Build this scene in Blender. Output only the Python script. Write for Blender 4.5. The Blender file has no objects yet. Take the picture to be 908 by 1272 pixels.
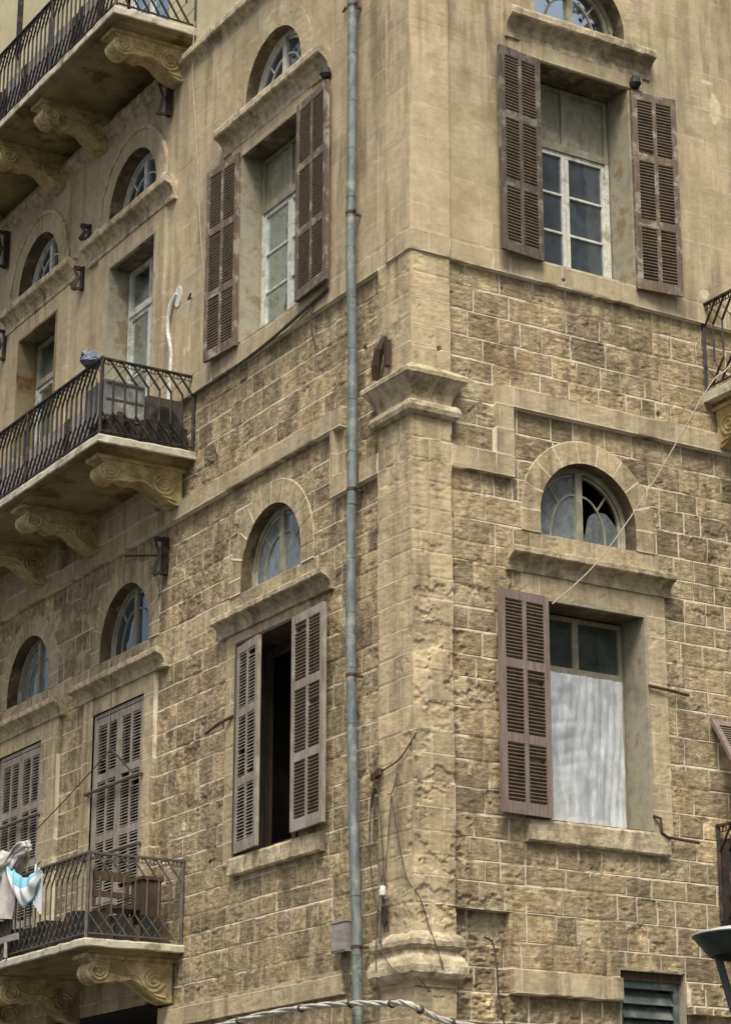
import bpy, math, random
import numpy as np
from mathutils import Vector, Matrix, noise as mn
random.seed(7)
PI = math.pi; R_ = math.radians
sc = bpy.context.scene
col = sc.collection

# ------------------------------------------------------------------ materials
def newmat(name):
    m = bpy.data.materials.new(name); m.use_nodes = True
    nt = m.node_tree; nt.nodes.clear()
    out = nt.nodes.new('ShaderNodeOutputMaterial'); b = nt.nodes.new('ShaderNodeBsdfPrincipled')
    nt.links.new(b.outputs[0], out.inputs[0])
    return m, nt, b, out
def N(nt, t, **kw):
    n = nt.nodes.new(t)
    for k, v in kw.items():
        if k in n.inputs: n.inputs[k].default_value = v
        else: setattr(n, k, v)
    return n
def noise(nt, co, scale, detail=4, rough=.55, sx=None):
    if sx:
        mp = nt.nodes.new('ShaderNodeMapping'); mp.inputs['Scale'].default_value = sx
        nt.links.new(co, mp.inputs[0]); co = mp.outputs[0]
    n = N(nt, 'ShaderNodeTexNoise', Scale=scale, Detail=detail, Roughness=rough)
    nt.links.new(co, n.inputs['Vector']); return n.outputs['Fac']
def ramp(nt, fac, stops):
    r = nt.nodes.new('ShaderNodeValToRGB'); cr = r.color_ramp
    while len(cr.elements) < len(stops): cr.elements.new(.5)
    for e, (p, c) in zip(cr.elements, stops):
        e.position = p; e.color = (c[0], c[1], c[2], 1) if hasattr(c, '__len__') else (c, c, c, 1)
    nt.links.new(fac, r.inputs[0]); return r.outputs[0]
def mix(nt, fac, a, b, mode='MIX'):
    m = nt.nodes.new('ShaderNodeMix'); m.data_type = 'RGBA'; m.blend_type = mode
    for s, v in ((m.inputs[0], fac), (m.inputs[6], a), (m.inputs[7], b)):
        if hasattr(v, 'links'): nt.links.new(v, s)
        elif hasattr(v, '__len__'): s.default_value = (*v[:3], 1)
        else: s.default_value = v
    return m.outputs[2]
def mathn(nt, op, a, b=0.0, clamp=False):
    m = nt.nodes.new('ShaderNodeMath'); m.operation = op; m.use_clamp = clamp
    for s, v in ((m.inputs[0], a), (m.inputs[1], b)):
        if hasattr(v, 'links'): nt.links.new(v, s)
        else: s.default_value = v
    return m.outputs[0]
def objco(nt):
    return nt.nodes.new('ShaderNodeNewGeometry').outputs['Position']
def bump(nt, h, dist, strength=1.0):
    b = N(nt, 'ShaderNodeBump', Strength=strength, Distance=dist); nt.links.new(h, b.inputs['Height']); return b.outputs[0]

def stone_mat(name, attr, dark, mid, light, mort=(.60, .52, .38), grime=(.12, .095, .055), trim=False, streak=.85, warm=(.42, .27, .12)):
    m, nt, b, out = newmat(name); co = objco(nt)
    n1 = noise(nt, co, 1.1, 5); n2 = noise(nt, co, 9, 6, .65); n3 = noise(nt, co, 45, 5, .7)
    st = noise(nt, co, 1.0, 5, .6, (5.5, 5.5, .55)); st2 = noise(nt, co, 1.0, 4, .6, (19, 19, 1.1))
    lay = noise(nt, co, 1.0, 6, .7, (7, 7, 26))
    base = ramp(nt, n2, [(.30, dark), (.50, mid), (.68, light)])
    if attr:
        a = N(nt, 'ShaderNodeAttribute', attribute_name='wallcol')
        sep = nt.nodes.new('ShaderNodeSeparateColor'); nt.links.new(a.outputs['Color'], sep.inputs[0])
        tone, mo, smooth = sep.outputs[0], sep.outputs[1], sep.outputs[2]
        tcol = ramp(nt, tone, [(0, (.48, .46, .43)), (.3, (.78, .75, .70)), (.55, (1.05, 1.02, .95)), (.8, (1.35, 1.30, 1.16)), (1, (1.65, 1.58, 1.38))])
        calm = ramp(nt, n1, [(.3, (.36, .295, .19)), (.5, (.495, .418, .285)), (.7, (.605, .525, .38))])
        base = mix(nt, mathn(nt, 'MULTIPLY', smooth, .72), base, calm)
        base = mix(nt, mathn(nt, 'SUBTRACT', 1.0, mathn(nt, 'MULTIPLY', smooth, .55)), base, tcol, 'MULTIPLY')
        fresh = mathn(nt, 'MULTIPLY', ramp(nt, lay, [(.45, 0), (.62, 1)]), mathn(nt, 'SUBTRACT', 1.0, smooth, True))
        base = mix(nt, mathn(nt, 'MULTIPLY', fresh, .38), base, (.50, .42, .29))
    else:
        base = mix(nt, mathn(nt, 'MULTIPLY', ramp(nt, lay, [(.45, 0), (.7, 1)]), .3), base, (.52, .45, .32))
    # dark speckle, ochre bloom, rain streaks, grime patches
    spk = ramp(nt, n3, [(.30, .65), (.44, 0)])
    if attr: spk = mathn(nt, 'MULTIPLY', spk, mathn(nt, 'SUBTRACT', 1.0, mathn(nt, 'MULTIPLY', smooth, .6)))
    base = mix(nt, spk, base, grime)
    base = mix(nt, mathn(nt, 'MULTIPLY', ramp(nt, n1, [(.5, 0), (.72, 1)]), .45), base, mix(nt, .55, base, warm))
    n4 = noise(nt, co, .55, 6, .62)
    g = mathn(nt, 'MULTIPLY', ramp(nt, st, [(.46, 0), (.64, 1)]), ramp(nt, n4, [(.38, .1), (.6, 1)]))
    base = mix(nt, mathn(nt, 'MULTIPLY', g, streak), base, mix(nt, .75, base, grime))
    soot = noise(nt, co, .8, 7, .7, (1, 1, .7)); soot2 = noise(nt, co, 3.3, 6, .7)
    rgh = mathn(nt, 'SUBTRACT', 1.0, mathn(nt, 'MULTIPLY', smooth, .62)) if attr else 1.0
    base = mix(nt, mathn(nt, 'MULTIPLY', mathn(nt, 'MULTIPLY', ramp(nt, mathn(nt, 'MULTIPLY', soot, soot2), [(.27, 0), (.33, 1)]), .60), rgh), base, (.135, .105, .065))
    sme = noise(nt, co, 2.1, 7, .72, (1.3, 1.3, .8))
    base = mix(nt, mathn(nt, 'MULTIPLY', mathn(nt, 'MULTIPLY', ramp(nt, sme, [(.56, 0), (.61, 1)]), .55), rgh), base, (.62, .52, .35))
    w = mathn(nt, 'MULTIPLY', ramp(nt, st2, [(.58, 0), (.70, 1)]), ramp(nt, n4, [(.35, .8), (.55, 0)]))
    base = mix(nt, mathn(nt, 'MULTIPLY', w, .35), base, (.56, .50, .39))
    if attr:
        base = mix(nt, mo, base, mix(nt, ramp(nt, n2, [(.3, .45), (.6, 0)]), mort, (.34, .28, .19)))
    b.inputs['Roughness'].default_value = .92; b.inputs['Specular IOR Level'].default_value = .18
    nt.links.new(base, b.inputs['Base Color'])
    h = mathn(nt, 'ADD', mathn(nt, 'MULTIPLY', n3, .55), mathn(nt, 'ADD', mathn(nt, 'MULTIPLY', lay, .8), mathn(nt, 'MULTIPLY', n2, .35)))
    if attr:
        k = mathn(nt, 'SUBTRACT', 1.0, mathn(nt, 'MULTIPLY', smooth, .88))
        h = mathn(nt, 'MULTIPLY', h, mathn(nt, 'MULTIPLY', k, mathn(nt, 'SUBTRACT', 1.0, mathn(nt, 'MULTIPLY', mo, .7))))
        bm_ = N(nt, 'ShaderNodeBump', Strength=1.0, Distance=.021)
    else:
        bm_ = N(nt, 'ShaderNodeBump', Strength=1.0, Distance=.010)
    nt.links.new(h, bm_.inputs['Height']); nt.links.new(bm_.outputs[0], b.inputs['Normal'])
    return m

def simple(name, c1, c2, scale=8, rough=.7, bumpd=.003, sx=None, metal=0, spec=.4, c3=None, patch=2.0, fine=60):
    m, nt, b, out = newmat(name); co = objco(nt)
    n = noise(nt, co, scale if not sx else 1.0, 6, .65, sx)
    c = ramp(nt, n, [(.32, c1), (.66, c2)])
    if c3:
        p = noise(nt, co, patch, 6, .7); c = mix(nt, ramp(nt, p, [(.52, 0), (.62, 1)]), c, c3)
    f = noise(nt, co, fine, 4, .7)
    c = mix(nt, ramp(nt, f, [(.3, .35), (.5, 0)]), c, (c1[0]*.5, c1[1]*.5, c1[2]*.5))
    nt.links.new(c, b.inputs['Base Color'])
    b.inputs['Roughness'].default_value = rough; b.inputs['Metallic'].default_value = metal; b.inputs['Specular IOR Level'].default_value = spec
    nt.links.new(bump(nt, mathn(nt, 'ADD', n, mathn(nt, 'MULTIPLY', f, .4)), bumpd), b.inputs['Normal'])
    return m

M = {}
M['wall'] = stone_mat('masonry', True, (.165, .125, .074), (.355, .286, .182), (.55, .465, .315), mort=(.68, .59, .435))
M['trim'] = stone_mat('cut_stone', False, (.235, .19, .115), (.485, .405, .27), (.66, .58, .42), streak=.75)
M['corbel'] = stone_mat('ochre_stone', False, (.22, .17, .07), (.43, .35, .165), (.55, .47, .25), streak=.3)
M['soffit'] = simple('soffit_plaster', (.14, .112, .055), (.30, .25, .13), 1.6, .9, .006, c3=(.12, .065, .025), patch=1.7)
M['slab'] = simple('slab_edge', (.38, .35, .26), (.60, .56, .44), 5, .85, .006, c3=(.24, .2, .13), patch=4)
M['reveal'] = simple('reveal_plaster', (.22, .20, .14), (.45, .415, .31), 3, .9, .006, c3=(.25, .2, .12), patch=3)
M['stain_shade'] = simple('stained_shaded_soffit', (.055, .040, .024), (.17, .13, .08), 3, .95, .008, c3=(.26, .21, .13), patch=3.5)  # stain of the reveal soffits, and shade painted onto the arch intrados
M['cream'] = simple('cream_plaster', (.50, .45, .29), (.60, .55, .37), 1.5, .9, .002, c3=(.46, .40, .25), patch=.8)
M['wood'] = simple('weathered_brown_paint', (.085, .060, .042), (.20, .150, .108), 1, .8, .006, sx=(26, 26, 3), c3=(.36, .31, .25), patch=5)
M['wood_dark'] = simple('dark_weathered_wood', (.05, .040, .032), (.15, .118, .092), 1, .85, .006, sx=(26, 26, 3), c3=(.22, .20, .17), patch=4)
M['wood_mauve'] = simple('faded_mauve_paint', (.15, .108, .092), (.275, .21, .185), 1, .7, .003, sx=(24, 24, 3), c3=(.23, .17, .15), patch=4)
M['wood_grey'] = simple('grey_brown_paint', (.18, .148, .118), (.37, .32, .27), 1, .75, .004, sx=(22, 22, 3), c3=(.38, .34, .29), patch=3)
M['slat'] = simple('slat_brown', (.10, .075, .05), (.235, .185, .13), 6, .8, .002, c3=(.13, .095, .065), patch=6)
M['slat_grey'] = simple('slat_grey', (.27, .235, .195), (.43, .39, .33), 6, .8, .002, c3=(.16, .13, .1), patch=5)
M['white'] = simple('old_white_paint', (.50, .49, .42), (.74, .74, .68), 14, .55, .002, c3=(.36, .34, .27), patch=5)
M['olive'] = simple('olive_frame_paint', (.20, .185, .13), (.32, .30, .22), 1, .65, .002, sx=(12, 12, 3), c3=(.38, .35, .27), patch=4)
M['brownframe'] = simple('dark_frame', (.045, .032, .022), (.11, .08, .055), 1, .7, .002, sx=(15, 15, 3))
M['iron'] = simple('black_iron', (.008, .007, .007), (.022, .018, .017), 20, .55, .001, c3=(.085, .045, .028), patch=7)
M['rustiron'] = simple('rusty_iron', (.035, .022, .016), (.12, .062, .035), 14, .8, .002)
M['greyiron'] = simple('grey_iron', (.055, .05, .042), (.15, .135, .115), 14, .6, .001, c3=(.08, .06, .045), patch=7)
M['zinc'] = simple('zinc_pipe', (.10, .118, .12), (.23, .255, .25), 1, .6, .003, sx=(14, 14, 5), metal=.1, c3=(.30, .31, .28), patch=4)
M['cable'] = simple('white_cable', (.30, .28, .24), (.60, .57, .51), 11, .6, .004)
M['rope'] = simple('pale_rope', (.36, .30, .23), (.52, .46, .38), 30, .9, .002)
M['wire'] = simple('dark_wire', (.03, .026, .022), (.10, .085, .065), 20, .7, .001)
M['ceramic'] = simple('ceramic', (.55, .53, .48), (.75, .73, .68), 10, .3, .001)
M['panel'] = simple('grey_white_panel', (.17, .17, .165), (.28, .28, .275), 3, .5, .001, c3=(.42, .41, .38), patch=3)
M['dark'] = simple('dark_plastic', (.010, .010, .009), (.03, .028, .025), 8, .7, .003)
M['darkcloth'] = simple('dark_cloth', (.02, .015, .013), (.07, .05, .04), 8, .95, .01)
M['cloth_pink'] = simple('pinkish_board', (.22, .19, .18), (.42, .37, .35), 3, .9, .003, c3=(.12, .1, .09), patch=3)
M['cloth_grey'] = simple('grey_cloth', (.36, .33, .31), (.56, .53, .51), 5, .95, .004)
M['cloth_white'] = simple('white_cloth', (.62, .65, .66), (.80, .83, .84), 5, .95, .004)
M['cloth_blue'] = simple('blue_cloth', (.12, .38, .52), (.30, .56, .66), 3, .95, .004)
M['navy'] = simple('navy_cloth', (.02, .025, .06), (.25, .28, .34), 9, .9, .004)
M['brownwood'] = simple('old_brown_board', (.035, .022, .013), (.10, .062, .038), 1, .8, .004, sx=(20, 20, 2))
M['greyboard'] = simple('grey_board', (.24, .21, .19), (.38, .35, .32), 1, .8, .003, sx=(4, 4, 25))
M['green'] = simple('dark_green_metal', (.03, .042, .034), (.06, .075, .062), 9, .45, .001, metal=.2, c3=(.11, .12, .105), patch=4)
M['lamptop'] = simple('pale_lamp_top', (.40, .42, .43), (.58, .60, .61), 9, .35, .001)
M['louvre'] = simple('grey_green_louvre', (.045, .06, .058), (.085, .105, .10), 9, .5, .002, c3=(.15, .16, .15), patch=4)
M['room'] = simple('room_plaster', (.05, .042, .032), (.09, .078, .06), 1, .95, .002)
M['dark_shade'] = simple('near_black_shade', (.012, .010, .009), (.02, .017, .014), 1, .95, .002)
M['asphalt'] = simple('asphalt', (.04, .04, .04), (.06, .058, .055), 14, .9, .004)
M['paving'] = simple('paving', (.20, .19, .17), (.30, .28, .25), 5, .9, .004)

def glass_mat(name, tint, dust, dustf, refl=.22, patch=3.0):
    m = bpy.data.materials.new(name); m.use_nodes = True; nt = m.node_tree; nt.nodes.clear()
    out = nt.nodes.new('ShaderNodeOutputMaterial'); co = objco(nt)
    tr = nt.nodes.new('ShaderNodeBsdfTransparent'); tr.inputs[0].default_value = (*tint, 1)
    gl = nt.nodes.new('ShaderNodeBsdfGlossy'); gl.inputs['Roughness'].default_value = .03; gl.inputs[0].default_value = (.62, .74, .82, 1)
    df = nt.nodes.new('ShaderNodeBsdfDiffuse'); df.inputs[0].default_value = (*dust, 1)
    wob = noise(nt, co, 3.0, 2); nt.links.new(bump(nt, wob, .006), gl.inputs['Normal'])
    m1 = nt.nodes.new('ShaderNodeMixShader'); m2 = nt.nodes.new('ShaderNodeMixShader')
    dn = noise(nt, co, patch, 6, .7)
    nt.links.new(mathn(nt, 'MULTIPLY', ramp(nt, dn, [(.25, .25), (.75, 1)]), dustf), m1.inputs[0])
    nt.links.new(tr.outputs[0], m1.inputs[1]); nt.links.new(df.outputs[0], m1.inputs[2])
    fr = nt.nodes.new('ShaderNodeFresnel'); fr.inputs[0].default_value = 1.5
    nt.links.new(mathn(nt, 'ADD', mathn(nt, 'MULTIPLY', fr.outputs[0], 1.0), refl - .05, True), m2.inputs[0])
    nt.links.new(m1.outputs[0], m2.inputs[1]); nt.links.new(gl.outputs[0], m2.inputs[2])
    nt.links.new(m2.outputs[0], out.inputs[0]); return m
M['glass'] = glass_mat('window_glass', (.32, .37, .40), (.20, .24, .29), .45, .22)
M['glass_dusty'] = glass_mat('dusty_glass', (.35, .38, .38), (.33, .37, .38), 1.0, .12, 7)
M['glass_green'] = glass_mat('greenish_glass', (.25, .30, .26), (.16, .19, .16), .6, .06)
def plastic_mat():
    m, nt, b, out = newmat('plastic_sheet'); co = objco(nt)
    w = noise(nt, co, 1.0, 6, .6, (9, 9, 1.4)); f = noise(nt, co, 1.0, 6, .62, (30, 30, 4))
    nt.links.new(ramp(nt, w, [(.3, (.62, .66, .72)), (.5, (.74, .77, .82)), (.7, (.84, .87, .90))]), b.inputs['Base Color'])
    b.inputs['Roughness'].default_value = .5
    nt.links.new(bump(nt, mathn(nt, 'ADD', w, mathn(nt, 'MULTIPLY', f, .3)), .02), b.inputs['Normal'])
    nt.links.new(ramp(nt, noise(nt, co, 1.0, 6, .6, (6, 6, 3)), [(.38, .45), (.60, .76)]), b.inputs['Alpha'])
    return m
M['plastic'] = plastic_mat()

# ------------------------------------------------------------------ mesh helpers
def empty(name, loc=(0, 0, 0)):
    o = bpy.data.objects.new(name, None); o.location = loc; o.empty_display_size = .2; col.objects.link(o); return o
def tag(o, label=None, cat=None, group=None, kind=None):
    if label: o['label'] = label
    if cat: o['category'] = cat
    if group: o['group'] = group
    if kind: o['kind'] = kind
    return o
class MB:
    def __init__(s): s.v = []; s.f = []; s.m = []
    def add(s, vs, fs, mi=0):
        n = len(s.v); s.v += [tuple(v) for v in vs]; s.f += [tuple(i + n for i in f) for f in fs]; s.m += [mi]*len(fs)
    def box(s, a, b, mi=0, T=None):
        x0, y0, z0 = a; x1, y1, z1 = b
        vs = [(x0,y0,z0),(x1,y0,z0),(x1,y1,z0),(x0,y1,z0),(x0,y0,z1),(x1,y0,z1),(x1,y1,z1),(x0,y1,z1)]
        if T: vs = [T(*v) for v in vs]
        s.add(vs, [(0,3,2,1),(4,5,6,7),(0,1,5,4),(1,2,6,5),(2,3,7,6),(3,0,4,7)], mi)
    def tube(s, pts, r, n=6, mi=0, cap=True, rf=None):
        pts = [Vector(p) for p in pts]; rings = []
        up = None
        for i, p in enumerate(pts):
            d = (pts[min(i+1, len(pts)-1)] - pts[max(i-1, 0)]).normalized()
            a = d.orthogonal().normalized() if up is None else (up - d*up.dot(d)).normalized()
            up = a; b = d.cross(a); rr = r if rf is None else rf(i)
            rings.append([p + (a*math.cos(t) + b*math.sin(t))*rr for t in [2*PI*k/n for k in range(n)]])
        vs = [v for rg in rings for v in rg]; fs = []
        for i in range(len(pts)-1):
            for k in range(n): fs.append((i*n+k, i*n+(k+1)%n, (i+1)*n+(k+1)%n, (i+1)*n+k))
        if cap: fs += [tuple(range(n-1, -1, -1)), tuple(range((len(pts)-1)*n, len(pts)*n))]
        s.add(vs, fs, mi)
    def lathe(s, prof, c, n=40, mi=0):
        vs = [(c[0]+r*math.cos(2*PI*k/n), c[1]+r*math.sin(2*PI*k/n), c[2]+z) for r, z in prof for k in range(n)]
        fs = [(i*n+k, i*n+(k+1)%n, (i+1)*n+(k+1)%n, (i+1)*n+k) for i in range(len(prof)-1) for k in range(n)]
        s.add(vs, fs, mi)
    def bar(s, a, b, w, mi=0, w2=None):
        a = Vector(a); b = Vector(b); d = (b-a).normalized(); u = d.orthogonal().normalized()
        if abs(d.z) < .99: u = d.cross(Vector((0, 0, 1))).normalized()
        v = d.cross(u); w2 = w2 or w; vs = []
        for p in (a, b):
            for i, j in ((-1,-1),(1,-1),(1,1),(-1,1)): vs.append(p + u*i*w/2 + v*j*w2/2)
        s.add(vs, [(0,3,2,1),(4,5,6,7),(0,1,5,4),(1,2,6,5),(2,3,7,6),(3,0,4,7)], mi)
    def build(s, name, mats, parent=None, smooth=False, jit=0, fix=True):
        me = bpy.data.meshes.new(name)
        vs = s.v
        if jit:
            out = []
            for v in vs:
                p = Vector(v); d = mn.noise_vector(p*9)*jit + mn.noise_vector(p*31)*jit*.6
                out.append(p + d)
            vs = out
        me.from_pydata([tuple(v) for v in vs], [], s.f)
        if not isinstance(mats, (list, tuple)): mats = [mats]
        for m in mats: me.materials.append(m)
        me.polygons.foreach_set('material_index', s.m)
        if smooth: me.polygons.foreach_set('use_smooth', [True]*len(s.f))
        me.update()
        if fix:
            import bmesh
            b = bmesh.new(); b.from_mesh(me); bmesh.ops.recalc_face_normals(b, faces=b.faces); b.to_mesh(me); b.free()
        o = bpy.data.objects.new(name, me); col.objects.link(o)
        if parent: o.parent = parent
        return o

def FR(u, o, z): return (u, -o, z)       # right facade: u along +X, o outward -Y
def FL(u, o, z): return (-o, u, z)       # left facade:  u along +Y, o outward -X

def sweep(mb, F, prof, u0, u1, joints=(), step=.07, mi=0):
    """closed profile [(o,z)] swept along u with end caps, small notches at stone joints"""
    us = set(np.arange(u0, u1, step).tolist()) | {u0, u1}
    for j in joints: us |= {j-.012, j-.004, j+.004, j+.012}
    us = sorted(u for u in us if u0 <= u <= u1)
    P = []
    n = len(prof)
    for i in range(n):                     # subdivide the profile
        (o0, z0), (o1, z1) = prof[i], prof[(i+1) % n]
        k = max(1, int(math.hypot(o1-o0, z1-z0)/.05))
        P += [(o0+(o1-o0)*t/k, z0+(z1-z0)*t/k) for t in range(k)]
    zc = sum(z for o, z in P)/len(P); oc = sum(o for o, z in P)/len(P)
    vs = []
    for u in us:
        ins = .008 if any(abs(u-j) < .005 for j in joints) else 0
        for o, z in P:
            d = Vector((o-oc, z-zc)); l = d.length or 1
            vs.append(F(u, o-d.x/l*ins, z-d.y/l*ins))
    n = len(P); fs = []
    for i in range(len(us)-1):
        for k in range(n): fs.append((i*n+k, i*n+(k+1) % n, (i+1)*n+(k+1) % n, (i+1)*n+k))
    fs += [tuple(range(n-1, -1, -1)), tuple(range((len(us)-1)*n, len(us)*n))]
    mb.add(vs, fs, mi)

# ------------------------------------------------------------------ height-field masonry
def vnoise(x, y, seed=0):
    xi = np.floor(x).astype(np.int64); yi = np.floor(y).astype(np.int64); xf = x-xi; yf = y-yi
    def h(a, b):
        n = (a*374761393 + b*668265263 + seed*974711) & 0x7fffffff
        n = ((n ^ (n >> 13))*1274126177) & 0x7fffffff
        return ((n ^ (n >> 16)) & 0xffff)/65535.0
    sx = xf*xf*(3-2*xf); sy = yf*yf*(3-2*yf)
    return (h(xi, yi)*(1-sx)+h(xi+1, yi)*sx)*(1-sy) + (h(xi, yi+1)*(1-sx)+h(xi+1, yi+1)*sx)*sy
def fbm(x, y, oct=4, seed=0):
    a = 0; s = 0; w = 1
    for i in range(oct):
        a = a + w*vnoise(x*2**i, y*2**i, seed+i*17); s += w; w *= .55
    return a/s
def sst(a, b, x):
    t = np.clip((x-a)/(b-a), 0, 1); return t*t*(3-2*t)

rng = np.random.default_rng(11)
KEYZ = [0, 4.42, 4.68, 4.95, 5.26, 6.0, 6.25, 8.72, 9.0, 9.22, 9.48, 10.04, 10.28, 10.86, 11.1, 12.47, 12.72, 15.35, 15.5, 15.85, 17.2, 20]
def courses(big):
    zs = [0.0]
    for a, b in zip(KEYZ[:-1], KEYZ[1:]):
        p = .262 if b <= 12.5 else .36
        k = max(1, round((b-a)/p)); w = rng.uniform(.8, 1.2, k); w = w/w.sum()*(b-a)
        zs += list(a+np.cumsum(w))
    return np.array(zs)

def inr(U, Z, u0, u1, z0, z1): return (U > u0) & (U < u1) & (Z > z0) & (Z < z1)

def zoneR(U, Z):
    h = np.zeros_like(U); sm = np.zeros_like(U); rough = np.ones_like(U)*.0075
    up = Z > 12.47; h[up] = .065; sm[up] = 1; rough[up] = .0012
    b = inr(U, Z, 1.04, 20, 10.86, 11.10) | inr(U, Z, 1.04, 1.28, 10.03, 11.1) | inr(U, Z, .3, 1.28, 10.03, 10.28)
    h[b] = .075; sm[b] = .97; rough[b] = .0022
    s = inr(U, Z, 2.95, 3.33, 6.1, 8.98) | inr(U, Z, 1.36, 3.33, 8.6, 9.1); h[s] = .03; sm[s] = .85; rough[s] = .003
    s = inr(U, Z, 1.5, 3.3, 9.2, 9.48); sm[s] = .8; rough[s] = .004
    s = inr(U, Z, 1.45, 3.27, 15.3, 15.6); h[s] = .09
    lo = Z < 4.42; h[lo] = -.05; rough[lo] = .02
    s = inr(U, Z, 1.18, 2.56, 4.42, 4.66); h[s] = .06; sm[s] = .9; rough[s] = .003
    s = inr(U, Z, 3.45, 9, 4.33, 4.60); h[s] = .05; rough[s] = .02
    s = inr(U, Z, .49, 1.16, 3, 5.25); h[s] = -.12; rough[s] = .024; sm[s] = 0
    p = (U < .45) & (Z <= 12.47) & (Z > 4); h[p] = .07; sm[p] = np.maximum(sm[p], .72); rough[p] = .004
    p = (U < .45) & (Z > 12.47); h[p] = .09
    p = (U < .45) & (Z < 4.42); h[p] = .05
    return h, sm, rough
def zoneL(U, Z):
    h = np.zeros_like(U); sm = np.zeros_like(U); rough = np.ones_like(U)*.0065
    up = Z > 12.47; h[up] = .065; sm[up] = 1; rough[up] = .0014
    b = inr(U, Z, 1.66, 30, 10.86, 11.10) | inr(U, Z, .6, 1.60, 10.04, 10.27) | inr(U, Z, 1.44, 1.66, 10.04, 11.10)
    h[b] = .075; sm[b] = .97; rough[b] = .002
    h[inr(U, Z, 1.36, 1.60, 10.29, 10.85)] = 0
    for u0, u1 in ((2.17, 4.2),):
        s = inr(U, Z, u0, u1, 6.2, 9.1); h[s] = .02; sm[s] = .85; rough[s] = .003
    for u0, u1 in ((6.08, 8.22), (9.05, 11.4), (12.2, 14.4)):
        s = inr(U, Z, u0, u1, 3, 9.1); h[s] = .055; sm[s] = .9; rough[s] = .003
    for u0, u1 in ((6.07, 8.2), (9.2, 11.45), (12.2, 14.5)):
        s = inr(U, Z, u0, u1, 11.1, 15.7); h[s] = .105; sm[s] = 1
    s = inr(U, Z, 2.15, 4.2, 15.28, 15.7); h[s] = .085
    s = inr(U, Z, 1.7, 30, 9.2, 9.49); sm[s] = .6; rough[s] = .005
    s = inr(U, Z, 1.38, 30, 4.47, 4.72); h[s] = .06; sm[s] = .85; rough[s] = .003
    p = (U < .62) & (Z <= 12.47) & (Z > 4); h[p] = .07; sm[p] = np.maximum(sm[p], .74); rough[p] = .003
    p = (U < .42) & (Z > 12.47); h[p] = .09
    p = (U < .62) & (Z < 4.42); h[p] = .05
    return h, sm, rough

# openings: (u0,u1,z0,z1) and arches (uc, R, zbase, zspring)
WR = dict(rect=[(1.71, 3.04, 12.74, 15.30), (1.68, 3.02, 6.27, 8.69), (2.56, 3.43, 3.2, 4.76), (4.55, 5.65, 6.27, 8.69), (5.1, 6.4, 12.2, 15.3)],
          arch=[(2.36, .66, 15.86, 16.06), (2.32, .66, 9.47, 9.73)])
WL = dict(rect=[(2.44, 3.90, 6.30, 8.83), (2.43, 3.92, 12.74, 15.30), (6.38, 7.90, 5.42, 8.76), (9.60, 11.10, 5.42, 8.76), (6.36, 7.77, 11.68, 15.18), (9.61, 10.98, 11.68, 15.18),
                (12.9, 14.2, 11.68, 15.18), (12.7, 14.0, 5.42, 8.76), (5.72, 11.9, 0, 4.80)],
          arch=[(3.15, .73, 9.48, 9.67), (7.12, .74, 9.48, 9.66), (10.28, .74, 9.48, 9.66), (3.16, .72, 15.86, 16.03), (7.15, .75, 15.86, 16.0), (10.40, .74, 15.86, 16.0)])

def snapgrid(a, b, d, keys, edges=()):
    keys = list(keys)+[e+t for e in edges for t in (-.005, -.0006, .0006, .005)]
    ks = sorted({a, b} | {k for k in keys if a < k < b}); out = []
    for p, q in zip(ks[:-1], ks[1:]):
        n = max(1, round((q-p)/d)); out += [p+(q-p)*i/n for i in range(n)]
    return np.array(out+[b])

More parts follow.
